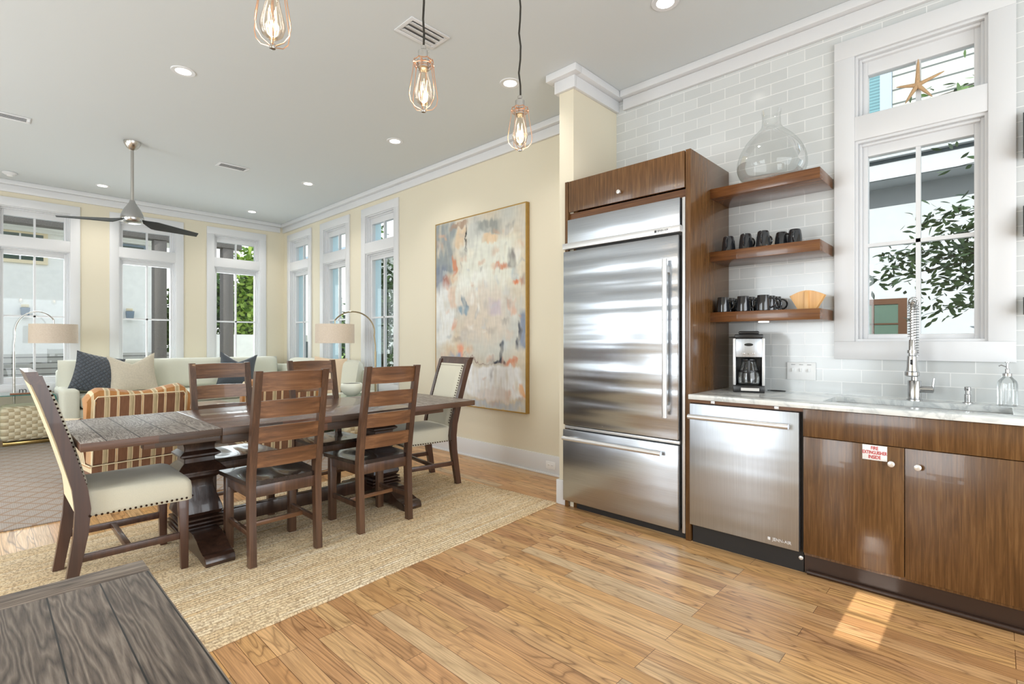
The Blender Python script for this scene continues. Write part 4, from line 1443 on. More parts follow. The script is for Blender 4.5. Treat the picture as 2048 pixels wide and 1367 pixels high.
# ladder-back chair: faces +Y
def ladder_chair():
    t = thing('ladder_back_chair', '', 'chair')
    W = 0.205
    def post(sx):
        g = G()
        x0, x1 = (sx * W, sx * (W - 0.038))
        if x0 > x1: x0, x1 = x1, x0
        secs = [(0.0, -0.222, -0.180), (0.25, -0.212, -0.168), (0.42, -0.208, -0.160), (0.50, -0.212, -0.166), (0.75, -0.250, -0.212), (1.0, -0.296, -0.262), (1.075, -0.312, -0.280)]
        g.loft([[(x0, a, z), (x1, a, z), (x1, b, z), (x0, b, z)] for z, a, b in secs])
        return g
    for sx in (-1, 1):
        post(sx).build('leg', 'ch', t)
        g = G()
        g.box(sx * (W + .005), sx * (W - .04), 0.155, 0.197, 0, 0.435, 0.002)
        g.build('leg', 'ch', t)
    for zc_, h_ in ((1.015, 0.052), (0.862, 0.047), (0.722, 0.045), (0.582, 0.043)):
        g = G()
        rr = []
        for k in range(9):
            f = k / 8 * 2 - 1
            x = f * (W - 0.034)
            bow = 0.018 * (1 - f * f)
            def yy(z): return -0.200 - (z - 0.5) * 0.155 - bow
            cr = 0.004 * (1 - f * f)
            rr.append([(x, yy(zc_ - h_) - .009, zc_ - h_), (x, yy(zc_ - h_) + .009, zc_ - h_), (x, yy(zc_ + h_) + .009, zc_ + h_ + cr), (x, yy(zc_ + h_) - .009, zc_ + h_ + cr)])
        g.loft(rr)
        g.build('slat', 'chx', t, smooth=40)
    g = G()
    nx, ny = 16, 14
    top, bot = [], []
    for j in range(ny + 1):
        ra, rb = [], []
        for i in range(nx + 1):
            u_, v_ = i / nx * 2 - 1, j / ny
            hw_ = W - 0.004 + 0.027 * v_
            if v_ < 0.06: hw_ = W - 0.042
            x = u_ * hw_
            y = -0.195 + v_ * 0.422
            dip = 0.012 * math.exp(-((abs(u_) - .42) / .3) ** 2) * math.exp(-((v_ - .42) / .3) ** 2)
            ra.append(g.bm.verts.new((x, y, 0.462 - dip)))
            rb.append(g.bm.verts.new((x * .985, -0.195 + v_ * 0.418, 0.436)))
        top.append(ra); bot.append(rb)
    for j in range(ny):
        for i in range(nx):
            g.bm.faces.new([top[j][i], top[j][i + 1], top[j + 1][i + 1], top[j + 1][i]])
            g.bm.faces.new([bot[j][i + 1], bot[j][i], bot[j + 1][i], bot[j + 1][i + 1]])
    for j in range(ny):
        g.bm.faces.new([top[j + 1][0], bot[j + 1][0], bot[j][0], top[j][0]])
        g.bm.faces.new([top[j][nx], bot[j][nx], bot[j + 1][nx], top[j + 1][nx]])
    for i in range(nx):
        g.bm.faces.new([top[0][i], bot[0][i], bot[0][i + 1], top[0][i + 1]])
        g.bm.faces.new([top[ny][i + 1], bot[ny][i + 1], bot[ny][i], top[ny][i]])
    g.build('seat', 'seatw', t, smooth=50)
    g = G()
    g.box(-W + .038, W - .038, -0.196, -0.176, 0.372, 0.4355, 0.001)
    g.box(-W + .035, W - .035, 0.168, 0.188, 0.372, 0.4355, 0.001)
    g.box(-W + .008, -W + .028, -0.166, 0.156, 0.372, 0.4355, 0.001)
    g.box(W - .028, W - .008, -0.166, 0.156, 0.372, 0.4355, 0.001)
    g.build('seat_apron', 'ch', t)
    for sx in (-1, 1):
        G().box(sx * (W - .022) - .010, sx * (W - .022) + .010, -0.175, 0.158, 0.155, 0.185, 0.001).build('stretcher', 'ch', t)
    G().box(-W + .032, W - .032, -0.02, 0.0, 0.155, 0.180, 0.001).build('cross_stretcher', 'chx', t)
    return t


ZR = 0.0092
ch = ladder_chair()
ch.location = (1.205, 3.148, ZR)
ch['label'] = 'ladder-back wooden chair at the near side of the table, left one, back to the camera'
ch['group'] = 'ladder-back dining chairs'
dup(ch, (1.868, 3.165, ZR), R(0.5), 'ladder-back wooden chair at the near side of the table, right one, nearer the painting')
dup(ch, (1.237, 3.935, ZR), R(180), 'ladder-back wooden chair on the far side of the table, in front of the striped armchair')
dup(ch, (1.942, 3.935, ZR), R(180), 'ladder-back wooden chair on the far side of the table, mostly hidden behind the near chairs')


def host_chair():
    t = thing('host_chair', '', 'chair')
    W = 0.255
    secs = [(0.0, -0.268, -0.222), (0.12, -0.250, -0.202), (0.30, -0.226, -0.170), (0.42, -0.220, -0.160), (0.52, -0.230, -0.172), (0.75, -0.285, -0.235), (0.95, -0.342, -0.295), (1.075, -0.385, -0.335)]
    for sx in (-1, 1):
        x0, x1 = sx * W, sx * (W - 0.042)
        if x0 > x1: x0, x1 = x1, x0
        g = G()
        g.loft([[(x0, a, z), (x1, a, z), (x1, b, z), (x0, b, z)] for z, a, b in secs])
        g.build('leg', 'hostw', t)
        g = G()
        a = 0.03 * sx
        g.hexa([(sx * .235 - .016, .218, 0), (sx * .235 + .016, .218, 0), (sx * .235 + .016, .252, 0), (sx * .235 - .016, .252, 0),
                (sx * .232 - .023, .205, .385), (sx * .232 + .023, .205, .385), (sx * .232 + .023, .252, .385), (sx * .232 - .023, .252, .385)], 0.002)
        g.build('leg', 'hostw', t)
    g = G()
    g.loft([[(x, -0.375, 1.035), (x, -0.333, 1.035), (x, -0.352, 1.094), (x, -0.394, 1.094)] for x in (-W, W)])
    g.build('top_rail', 'hostw', t)
    for sx in (-1, 1):
        G().box(sx * .235 - .011, sx * .235 + .011, -0.215, 0.215, 0.165, 0.20, 0.001).build('stretcher', 'hostw', t)
    G().box(-.224, .224, -0.02, 0.004, 0.168, 0.196, 0.001).build('cross_stretcher', 'hostw', t)
    # seat cushion
    g = G()
    rr = []
    NX = 20
    for z, ins, puff in ((0.372, 0.004, 0), (0.376, 0.0, 0), (0.44, 0.0, 0), (0.468, 0.004, 0), (0.486, 0.016, 0), (0.497, 0.04, 0), (0.505, 0.09, 0), (0.511, 0.16, 0)):
        r_ = 0.03
        x0, x1, y0, y1 = -0.262 + ins, 0.262 - ins, -0.196 + ins * .3, 0.272 - ins
        ring_ = []
        for (cx, cy, a0) in ((x1 - r_, y1 - r_, 0), (x0 + r_, y1 - r_, 90), (x0 + r_, y0 + r_, 180), (x1 - r_, y0 + r_, 270)):
            for k in range(5):
                a = R(a0 + k * 22.5)
                ring_.append((cx + r_ * math.cos(a), cy + r_ * math.sin(a), z))
        rr.append(ring_)
    g.loft(rr)
    # notch where the posts pass: keep cushion just inside
    sc_ = g.build('seat_cushion', 'hostf', t, smooth=50)
    for v_ in sc_.data.vertices:
        if v_.co.y < -0.13 and abs(v_.co.x) > W - .045:
            v_.co.x = math.copysign(W - .045, v_.co.x)
    # back cushion front and back panels
    def backpad(off0, off1, puff, z0, z1, mat, nm):
        g = G()
        rr = []
        n = 12
        for k in range(n + 1):
            f = k / n
            z = z0 + (z1 - z0) * f
            # centre line of post
            import bisect
            zs = [s_[0] for s_ in secs]
            i_ = max(0, min(len(secs) - 2, bisect.bisect(zs, z) - 1))
            fr = (z - zs[i_]) / (zs[i_ + 1] - zs[i_])
            yb = secs[i_][1] * (1 - fr) + secs[i_ + 1][1] * fr
            yf = secs[i_][2] * (1 - fr) + secs[i_ + 1][2] * fr
            yc = (yb + yf) / 2
            row_ = []
            m_ = 10
            bz = min(1, min(f, 1 - f) * 7)
            fronts, backs = [], []
            for q in range(m_ + 1):
                u_ = q / m_ * 2 - 1
                bx = min(1, (1 - abs(u_)) * 6)
                b_ = (bx * bz) ** .5
                fronts.append((u_ * (W - .043), yc + off1 + puff * b_, z))
                backs.append((u_ * (W - .043), yc + off0, z))
            rr.append(fronts + backs[::-1])
        g.loft(rr)
        return g.build(nm, mat, t, smooth=50)
    backpad(-0.004, 0.014, 0.026, 0.45, 1.035, 'hostf', 'back_cushion')
    backpad(-0.030, -0.006, 0.0, 0.41, 1.035, 'hostb', 'back_panel')
    # nail heads
    n = 19
    import bisect
    for sx in (-1, 1):
        g = G()
        for k in range(n):
            g.ball((sx * 0.2625, -0.165 + k * 0.405 / (n - 1), 0.386), .0058, seg=8)
        g.build('nail_trim', 'nail', t)
    g = G()
    for k in range(20):
        g.ball((-0.235 + 0.47 * k / 19, 0.2725, 0.386), .0058, seg=8)
    g.build('nail_trim', 'nail', t)
    g = G()
    for sx in (-1, 1):
        for k in range(24):
            z = 0.53 + 0.49 * k / 23
            zs = [s_[0] for s_ in secs]
            i_ = max(0, min(len(secs) - 2, bisect.bisect(zs, z) - 1))
            fr = (z - zs[i_]) / (zs[i_ + 1] - zs[i_])
            yc = (secs[i_][1] + secs[i_][2]) / 2 * (1 - fr) + (secs[i_ + 1][1] + secs[i_ + 1][2]) / 2 * fr
            g.ball((sx * (W - .056), yc + .030, z), .0055, seg=8)
    for k in range(18):
        g.ball((-0.19 + 0.38 * k / 17, -0.322, 1.016), .0055, seg=8)
    g.build('nail_trim', 'nail', t)
    return t


hc = host_chair()
hc.location = (0.525, 3.44, ZR)
hc.rotation_euler = (0, 0, R(-90))
hc['label'] = 'cream upholstered dining chair with nailhead trim at the near left end of the table'
hc['group'] = 'upholstered host chairs'
dup(hc, (2.665, 3.675, ZR), R(81), 'cream upholstered dining chair with nailhead trim at the table end beside the painting')

# bowl on the table
t = thing('bowl', 'pale round ceramic bowl with dark opening on the right glass side table', 'bowl', (2.985, 5.46, 0.6136))
prof = [(0.035, 0.002), (0.04, 0.0), (0.065, 0.015), (0.088, 0.045), (0.094, 0.07), (0.090, 0.095), (0.082, 0.103), (0.079, 0.10), (0.084, 0.07), (0.06, 0.02)]
G().lathe([(r_ * 1.33, z_ * 1.42) for r_, z_ in prof], seg=40).build('ceramic_body', 'bowl', t, smooth=50)
G().lathe([(0.105, 0.138), (0.105, 0.140)], seg=30).build('opening_disc', 'toe', t)  # plain dark disc set across the opening of the bowl

# foreground table
t = thing('plank_table', 'weathered grey plank table cut off at the lower left corner', 'table', (0, 0, 0))
X1, Y1, Z1 = 0.243, 1.362, 0.76
G().box(-1.0, X1, 0.25, Y1 - 0.071, Z1 - 0.045, Z1, 0.002).build('table_top', 'fore', t)
G().box(-1.0, X1 + .001, Y1 - 0.0702, Y1, Z1 - 0.045, Z1 + .0005, 0.002).build('end_board', 'forex', t)
g = G()
g.box(-0.9, X1 - .1, 0.40, 0.42, Z1 - .14, Z1 - .0455)
g.box(-0.9, X1 - .1, Y1 - .14, Y1 - .12, Z1 - .14, Z1 - .0455)
g.build('apron', 'tdark', t, smooth=0)
for x in (-0.86, X1 - .14):
    for y in (0.42, Y1 - .20):
        G().box(x, x + .06, y, y + .06, 0, Z1 - .046, 0.003).build('leg', 'tdark', t)

# ------------------------------------------------------------ living area
def armchair():
    t = thing('striped_armchair', '', 'armchair')   # faces +Y, origin centre of back plane bottom
    W, D = 0.34, 0.82
    g = G()
    g.hexa([(-W + .03, 0.02, .05), (W - .03, 0.02, .05), (W - .03, D - .08, .05), (-W + .03, D - .08, .05),
            (-W, 0, .22), (W, 0, .22), (W, D - .05, .22), (-W, D - .05, .22)], 0.01)
    g.build('base', 'stripe', t)
    g = G()
    g.hexa([(-W, 0, .224), (W, 0, .224), (W, 0.17, .224), (-W, 0.17, .224), (-W + .01, -0.06, .78), (W - .01, -0.06, .78), (W - .01, 0.09, .78), (-W + .01, 0.09, .78)], 0.02, 3)
    g.build('back', 'stripe', t)
    for sx in (-1, 1):
        g = G()
        rr = []
        for k in range(9):
            f = k / 8
            y = 0.12 + f * (D - .16)
            o_ = 0.05 + 0.04 * f
            zt = 0.60 - 0.05 * f
            ring_ = [(sx * (W + .002), y, .224), (sx * (W + .004 + o_ * .6), y, zt - .12)]
            for q in range(7):
                a = R(-20 + q * 36)
                ring_.append((sx * (W - .02 + o_ + .055 * math.cos(a)), y, zt - .05 + .055 * math.sin(a)))
            ring_.append((sx * (W - .09), y, zt - .12))
            ring_.append((sx * (W - .08), y, .224))
            rr.append(ring_)
        g.loft(rr)
        g.build('arm', 'stripeside', t)
    g = G()
    g.box(-W + .09, W - .09, 0.16, D - .02, .23, .43, 0.04, seg=3)
    g.build('seat_cushion', 'stripe', t)
    # loose back cushion with a wavy top
    g = G()
    rr = []
    n = 18
    for k in range(n + 1):
        f = k / n
        x = -W - .035 + (2 * W + .07) * f
        zt = 0.835 + 0.018 * math.cos(f * 2 * math.pi * 1.0) + .008 * math.sin(f * 9)
        e = min(1, min(f, 1 - f) * 9) ** .5
        zt = 0.77 + (zt - 0.77) * e
        rr.append([(x, -0.03, .60), (x, -0.055, .74), (x, -0.045, (zt - .02)), (x, 0.01, zt), (x, 0.08, zt - .005), (x, 0.15 * e + .05, zt - .07), (x, 0.19 * e + .04, .60), (x, 0.15, .44)])
    g.loft(rr)
    g.build('back_cushion', 'stripetop', t, smooth=60)
    g = G()
    g.tube([(-W - .001, -0.002, .222), (W + .001, -0.002, .222)], 0.005, 6)
    g.tube([(-W - .002, 0, .222), (-W - .002, D - .05, .222)], 0.005, 6)
    g.tube([(-W + .01, -0.002, .23), (-W + .012, -0.062, .76), (-W + .03, -0.068, .785), (W - .03, -0.068, .785), (W - .012, -0.062, .76), (W - .01, -0.002, .23)], 0.005, 6)
    g.build('piping', 'piping', t)
    for sx in (-1, 1):
        for y in (0.06, D - .16):
            G().box(sx * .26 - .02, sx * .26 + .02, y, y + .04, 0, .049).build('leg', 'tdark', t, smooth=0)
    return t


ac = armchair()
ac.location = (0.935, 5.32, 0.013)
ac.rotation_euler = (0, 0, R(8))
ac['label'] = 'brown and cream striped armchair behind the left end of the dining table'
ac['group'] = 'striped armchairs'
dup(ac, (2.14, 5.38, 0.013), R(-4), 'brown and cream striped armchair seen between the ladder-back chairs')


def cushion(g, w_, d_, h_, M4, n=10, pinch=0.0, e=2.6, chop=0.0):
    """soft block, centred, w x d x h"""
    A, B = [], []
    for j in range(n + 1):
        ra, rb = [], []
        for i in range(n + 1):
            u_, v_ = i / n * 2 - 1, j / n * 2 - 1
            k = (max(0, 1 - abs(u_) ** e) * max(0, 1 - abs(v_) ** e)) ** 0.5
            px_ = u_ * w_ / 2 * (1 - pinch * (1 - v_ * v_))
            pz_ = v_ * h_ / 2 * (1 - pinch * (1 - u_ * u_))
            pz_ -= chop * max(0, v_) ** 2 * (1 - abs(u_)) ** 1.3
            ra.append(g.bm.verts.new(M4 @ Vector((px_, d_ / 2 * k, pz_))))
            rb.append(g.bm.verts.new(M4 @ Vector((px_, -d_ / 2 * k, pz_))) if 0 < i < n and 0 < j < n else ra[-1])
        A.append(ra); B.append(rb)
    for j in range(n):
        for i in range(n):
            g.bm.faces.new([A[j][i], A[j][i + 1], A[j + 1][i + 1], A[j + 1][i]])
            q = [B[j + 1][i], B[j + 1][i + 1], B[j][i + 1], B[j][i]]
            try: g.bm.faces.new(q)
            except ValueError: pass


def softbox(x0, x1, y0, y1, z0, z1, b=0.05):
    return G().box(x0, x1, y0, y1, z0, z1, b, seg=4)


t = thing('sectional_sofa', 'pale sage L-shaped sectional sofa along the far and right walls', 'sofa', (0, 0, 0.0126))
SA0, SA1 = 0.645, 3.56
g = G()
g.box(SA0 + .02, SA1, 8.08, 8.97, .08, .40, .02)
g.box(2.70, SA1, 5.95, 8.075, .08, .40, .02)
g.build('base', 'sofa', t)
softbox(SA0, SA0 + .17, 8.02, 8.96, .06, .655, .045).build('arm', 'sofa', t)
softbox(2.68, SA1, 5.80, 5.945, .06, .60, .045).build('arm', 'sofa', t)
g = G()
g.box(SA0 + .02, SA1, 8.86, 9.04, .40, .86, .03)
g.box(3.46, 3.64, 5.95, 8.85, .40, .86, .03)
g.build('back_frame', 'sofa', t)
for x0, x1 in ((SA0 + .18, 1.68), (1.69, 2.64)):
    softbox(x0, x1, 8.04, 8.84, .405, .56, .05).build('seat_cushion', 'sofa', t)
for y0, y1 in ((5.96, 6.98), (6.99, 8.0)):
    softbox(2.66, 3.44, y0, y1, .405, .56, .05).build('seat_cushion', 'sofa', t)
softbox(2.66, 3.44, 8.04, 8.84, .405, .56, .05).build('seat_cushion', 'sofa', t)
for i, (x0, x1) in enumerate(((SA0 + .02, 1.67), (1.70, 2.60), (2.63, 3.42))):
    g = G()
    cushion(g, x1 - x0, 0.30, 0.46, Matrix.Translation(((x0 + x1) / 2, 8.72, .765)) @ Matrix.Rotation(R(-10), 4, 'X'), 12, 0.0, 7)
    g.build('back_cushion', 'sofa', t, smooth=60)
for i, (y0, y1) in enumerate(((5.97, 6.95), (6.98, 7.9))):
    g = G()
    cushion(g, y1 - y0, 0.30, 0.46, Matrix.Translation((3.33, (y0 + y1) / 2, .765)) @ Matrix.Rotation(R(90), 4, 'Z') @ Matrix.Rotation(R(10), 4, 'X'), 12, 0.0, 7)
    g.build('back_cushion', 'sofa', t, smooth=60)


def pillow(name, label, mat, w_, loc, rx, ry, rz, d_=0.14, chop=0.0):
    g = G()
    cushion(g, w_, d_, w_, Matrix.Identity(4), 16, 0.09, 2.2, chop)
    o = g.build(name, mat, smooth=70)
    o.location = loc
    o.rotation_euler = (rx, ry, rz)
    tag(o, label, 'pillow', 'throw pillows on the sectional sofa')
    return o


pillow('throw_pillow', 'quilted dark slate throw pillow at the left end of the sofa', 'quilt', 0.52, (1.02, 8.36, .83), R(-16), R(14), R(4))
pillow('throw_pillow', 'pale taupe throw pillow leaning beside the quilted dark one', 'taupe', 0.52, (1.38, 8.30, .83), R(-18), R(-4), R(-6), 0.16, 0.13)
pillow('throw_pillow', 'dark blue velvet throw pillow near the corner of the sofa', 'navy', 0.50, (2.66, 8.30, .83), R(-16), R(6), R(-18), 0.16, 0.13)
pillow('throw_pillow', 'peach linen throw pillow at the right end of the sofa', 'peach', 0.50, (3.10, 6.30, .80), R(-14), R(3), R(-62))
pillow('throw_pillow', 'small dark throw pillow in front of the peach one', 'navy', 0.40, (2.93, 6.52, .76), R(-20), R(8), R(-86), 0.13)


def ottoman(label, loc, s_=0.25, h_=0.42):
    t = thing('woven_ottoman', label, 'ottoman', loc, 0, 'woven ottomans')
    G().box(-s_, s_, -s_, s_, 0.045, h_, 0.055, seg=4).build('seat', 'weave', t, smooth=60)
    g = G()
    g.ring(-s_ + .02, s_ - .02, 0, 0, 0, 0, 0) if False else None
    g.box(-s_ + .02, s_ - .02, -s_ + .02, s_ - .02, 0.0, 0.04, 0.002)
    g.build('base', 'brass', t)
    return t


ottoman('cream woven ottoman with brass base at the left edge of the photo', (0.375, 8.63, 0.013), 0.235, 0.46)
ottoman('cream woven ottoman tucked under the glass side table that holds the bowl', (2.98, 5.42, 0.013), 0.24, 0.42)

# waterfall glass side table
t = thing('glass_side_table', 'clear waterfall glass side table left of the sofa', 'side table', (0.2625, 8.64, 0.013), 0, 'glass side tables')
glt = t
g = G()
TX0, TX1, TY0, TY1, TH = -0.3625, 0.3625, -0.28, 0.28, 0.60
rr = []
def sec(inset):
    P = []
    r_ = 0.05 - inset
    P.append((TX0 + inset, 0.0))
    for k in range(6):
        a = R(180 - k * 18)
        P.append((TX0 + .05 + r_ * math.cos(a), TH - .05 + r_ * math.sin(a)))
    for k in range(6):
        a = R(90 - k * 18)
        P.append((TX1 - .05 + r_ * math.cos(a), TH - .05 + r_ * math.sin(a)))
    P.append((TX1 - inset, 0.0))
    return P
o_, i_ = sec(0), sec(0.010)
for k in range(len(o_) - 1):
    P = [o_[k], o_[k + 1], i_[k + 1], i_[k]]
    g.prism([(a, b) for a, b in P], 'y', TY0, TY1)
bmesh.ops.remove_doubles(g.bm, verts=g.bm.verts, dist=1e-5)
g.build('glass_body', 'tglass', t, smooth=0)
g = G()
for k in range(len(o_) - 1):
    P = [o_[k], o_[k + 1], i_[k + 1], i_[k]]
    g.prism([(a, b) for a, b in P], 'y', TY0 - .002, TY0 - .0003)
g.build('polished_edge', 'gedge', t, smooth=0)
dup(glt, (2.97, 5.42, 0.013), 0, 'clear waterfall glass side table at the right end of the sofa, under the pale bowl')

t = thing('letter_block', 'brown wooden block with dark letters standing on the glass side table', 'ornament', (0.36, 8.42, 0.6135))
G().box(-0.14, 0.14, -0.03, 0.03, 0.0, 0.022, 0.002).build('wood_base', 'bookwood', t)
lettering('lettering', 'm', 0.10, 'black', t, (-0.03, 0, 0.047), Matrix(((1, 0, 0), (0, 0, -1), (0, 1, 0))), 1.0, depth=0.006)


def arc_lamp(label, foot, head_dx, mat, rzz):
    """arc in local XZ plane, shade at +x head_dx"""
    t = thing('arc_floor_lamp', label, 'floor lamp', foot, rzz, 'arc floor lamps')
    G().lathe([(0.12, 0.0), (0.12, 0.018), (0.11, 0.022), (0.02, 0.024)], seg=32).build('base', mat, t)
    G().cyl((0, 0, 0.022), (0, 0, 1.12), 0.013, seg=14).build('pole', mat, t)
    pts = [(0, 0, 1.10), (0.0, 0, 1.2), (0.015, 0, 1.32)]
    n = 16
    for k in range(n + 1):
        a = math.pi * (1 - k / n * 0.80)
        pts.append((head_dx * .5 + head_dx * .5 * math.cos(a) * 0.96, 0, 1.36 + 0.26 * math.sin(a)))
    G().tube(pts, 0.0085, 10).build('arched_arm', mat, t)
    ex, ez = pts[-1][0], pts[-1][2]
    g = G()
    g.cyl((ex, 0, ez + .005), (ex, 0, 1.40), 0.007, seg=8)
    for k in range(3):
        a = k * 2 * math.pi / 3
        g.cyl((ex, 0, 1.452), (ex + .225 * math.cos(a), .225 * math.sin(a), 1.452), 0.003, seg=6)
    g.build('shade_fitter', mat, t)
    G().lathe([(0.232, 1.225), (0.235, 1.226), (0.232, 1.462), (0.229, 1.462), (0.229, 1.23), (0.229, 1.225)], (ex, 0, 0), 48, cap=False).build('lamp_shade', 'shade', t, smooth=40)
    return t


arc_lamp('chrome arc floor lamp with drum shade at the left, behind the glass side table', (0.27, 8.925, 0.0005), 0.58, 'nickel', R(-48))
arc_lamp('brass arc floor lamp with drum shade by the right wall windows', (3.42, 5.66, 0.0005), 0.56, 'abrass', R(138))

t = thing('coffee_table', 'low wooden coffee table between the armchairs and the sofa', 'coffee table', (1.62, 7.05, 0.013))
G().box(-0.50, 0.55, -0.35, 0.35, 0.42, 0.46, 0.004).build('table_top', 'cotw', t)
G().box(-0.46, 0.51, -0.31, 0.31, 0.12, 0.15, 0.004).build('lower_shelf', 'tdark', t)
for sx in (-0.46, 0.47):
    for sy in (-0.31, 0.27):
        G().box(sx, sx + .04, sy, sy + .04, 0, 0.419, 0.002).build('leg', 'tdark', t)

# ------------------------------------------------------------ outside
gr = G().box(-12, 30, -12, 34, -0.22, -0.13).build('ground', 'patio', smooth=0)
struct(gr)


def leaves(g, lay, c, rad, n, ln, wd, shape=None):
    for _ in range(n):
        while True:
            p_ = Vector((random.uniform(-1, 1), random.uniform(-1, 1), random.uniform(-1, 1)))
            if 0.25 < p_.length < 1: break
        p_ = Vector((c[0] + p_.x * rad[0], c[1] + p_.y * rad[1], c[2] + p_.z * rad[2]))
        leaf(g, lay, p_, Vector((random.gauss(0, 1), random.gauss(0, 1), random.gauss(0, .6))), ln * random.uniform(.7, 1.3), wd)


def leaf(g, lay, p_, d, ln, wd):
    d = d.normalized()
    u_ = d.cross(Vector((random.gauss(0, 1), random.gauss(0, 1), random.gauss(0, 1)))).normalized()
    nrm = d.cross(u_)
    pr = [(0, 0), (.3, .8), (.55, 1), (.85, .5), (1, 0), (.85, -.5), (.55, -1), (.3, -.8)]
    vs_ = [g.bm.verts.new(p_ + d * (a * ln) + u_ * (b * wd) + nrm * (-.12 * ln * a * a + .1 * wd * abs(b))) for a, b in pr]
    f = g.bm.faces.new(vs_)
    f[lay] = random.random()


def leafbuild(g, name, mat, parent=None):
    me = bpy.data.meshes.new(name)
    g.bm.to_mesh(me)
    g.bm.free()
    me.materials.append(M[mat])
    o = bpy.data.objects.new(name, me)
    COL.objects.link(o)
    if parent: o.parent = parent
    return o


def bush(name, label, loc, rad, n, ln, mat, cat='tree', trunk=True, lobes=9):
    t = thing(name, label, cat, loc)
    g = G()
    lay = g.bm.faces.layers.float.new('leafv')
    for k in range(lobes):
        a = random.uniform(0, 6.28)
        rr_ = random.uniform(0, .6)
        cc = (rad[0] * rr_ * math.cos(a), rad[1] * rr_ * math.sin(a), rad[2] * random.uniform(.6, 1.5))
        leaves(g, lay, cc, (rad[0] * .55, rad[1] * .55, rad[2] * .5), n // lobes, ln, ln * .28)
    leafbuild(g, 'foliage', mat, t)
    if trunk:
        G().tube([(0, 0, 0), (.03, .02, rad[2] * .5), (-.04, .03, rad[2] * 1.1)], [.09, .07, .04], 10).build('trunk', 'trunk', t)
    return t


ZG = -0.13
# neighbouring house seen through the kitchen window
t = thing('neighbour_house', 'white stucco house with wide eave seen through the kitchen window', 'house', (9.0, 0, ZG))
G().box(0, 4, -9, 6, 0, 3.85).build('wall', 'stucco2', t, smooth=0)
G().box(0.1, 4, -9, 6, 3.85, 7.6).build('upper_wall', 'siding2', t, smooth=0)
g = G()
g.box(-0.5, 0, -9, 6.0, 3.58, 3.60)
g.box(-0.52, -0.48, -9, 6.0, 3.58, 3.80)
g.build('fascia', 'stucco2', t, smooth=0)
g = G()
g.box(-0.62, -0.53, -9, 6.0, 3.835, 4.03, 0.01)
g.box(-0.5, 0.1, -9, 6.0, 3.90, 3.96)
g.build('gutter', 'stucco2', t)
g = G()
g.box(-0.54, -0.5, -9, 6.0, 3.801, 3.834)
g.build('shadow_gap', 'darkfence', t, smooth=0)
wd = G()
wd.ring(-0.9, 1.0, 0, 0, 0, 0, 0) if False else None
y0, y1, z0, z1 = 0.92, 2.3, 0.6, 1.86 + .13
wd.box(-0.03, 0.0, y0, y0 + .10, z0, z1)
wd.box(-0.03, 0.0, y0 + .10, y1, z1 - .08, z1)
wd.box(-0.025, 0.0, y0 + .38, y0 + .41, z0, z1 - .08)
wd.box(-0.025, 0.0, y0 + .10, y1, z1 - .37, z1 - .35)
w_ = wd.build('window', 'bronze', t, smooth=0)
G().box(-0.012, -0.002, y0 + .1, y1, z0, z1 - .08).build('pane', 'greenglass', w_, smooth=0)
w_ = G().box(0.03, 0.1, 1.10, 1.24, 4.2, 7.2).build('shutter_frame', 'greyblue', t, smooth=0)
G().box(0.05, 0.1, 1.24, 2.3, 4.2, 7.2).build('shutter_louvres', 'shutter', w_, smooth=0)
G().box(0.02, 0.06, 1.24, 2.3, 5.62, 5.68).build('shutter_bar', 'greyblue', w_, smooth=0)
G().box(0.02, 0.06, 2.05, 2.11, 4.2, 7.2).build('shutter_bar', 'greyblue', w_, smooth=0)

# branch of a tree outside the kitchen window
t = thing('leafy_tree', 'leafy green tree branches hanging outside the kitchen window', 'tree', (4.95, -1.6, ZG))
g = G()
lay = g.bm.faces.layers.float.new('leafv')
gb = G()
def P_(y, z, x=0.0): return Vector((x, y + 1.6, z - ZG))
def twig(a, b, sag, n, dens, ln=0.074, sp=0.06, r0=0.008):
    pts = []
    for k in range(n + 1):
        f = k / n
        q = a.lerp(b, f) + Vector((0, 0, -sag * math.sin(math.pi * f)))
        pts.append(q)
    gb.tube(pts, [r0 * (1 - .8 * k / n) for k in range(n + 1)], 6)
    dd = (b - a).normalized()
    for k in range(int(dens * 1.9)):
        f = random.uniform(.12, 1.0)
        q = a.lerp(b, f) + Vector((0, 0, -sag * math.sin(math.pi * f)))
        off = Vector((random.gauss(0, sp), random.gauss(0, sp), random.gauss(0, sp * .75)))
        leaf(g, lay, q + off, dd * .8 + Vector((random.gauss(0, .6), random.gauss(0, .6), random.gauss(0, .6))), ln * random.uniform(.6, 1.2), .0125)
tw = [((-.55, 2.35), (.42, 2.12), .02, 95), ((-.5, 2.1), (.70, 1.93), .03, 120), ((-.4, 1.95), (.72, 1.72), .02, 100), ((-.6, 2.2), (.10, 2.25), 0, 60), ((-.5, 2.0), (.22, 1.86), .02, 130),
      ((-.6, 1.9), (.34, 1.66), .04, 130), ((-.5, 1.7), (.40, 1.45), .0, 80), ((-.5, 1.8), (.15, 1.55), .02, 110), ((-.4, 2.2), (.30, 2.02), .02, 80), ((-.5, 2.95), (.25, 2.72), .02, 12), ((-.5, 2.65), (.22, 2.50), .02, 10),
      ((-.4, 3.25), (.45, 3.1), .03, 24), ((-.4, 3.4), (.2, 3.38), .0, 16), ((-.4, 1.95), (.6, 1.85), .02, 70)]
for (a, b, sg_, dn) in tw:
    twig(P_(a[0], a[1], random.uniform(-.2, .25)), P_(b[0], b[1], random.uniform(-.12, .12)), sg_, 8, dn)
leafbuild(g, 'foliage', 'leafdark', t)
gb.tube([Vector((.3, .2, 0)), Vector((.25, .35, 1.2)), Vector((.1, .9, 2.2)), P_(-.45, 2.2), P_(-.3, 3.0)], [.10, .09, .06, .035, .01], 10)
gb.build('branch', 'trunk', t)

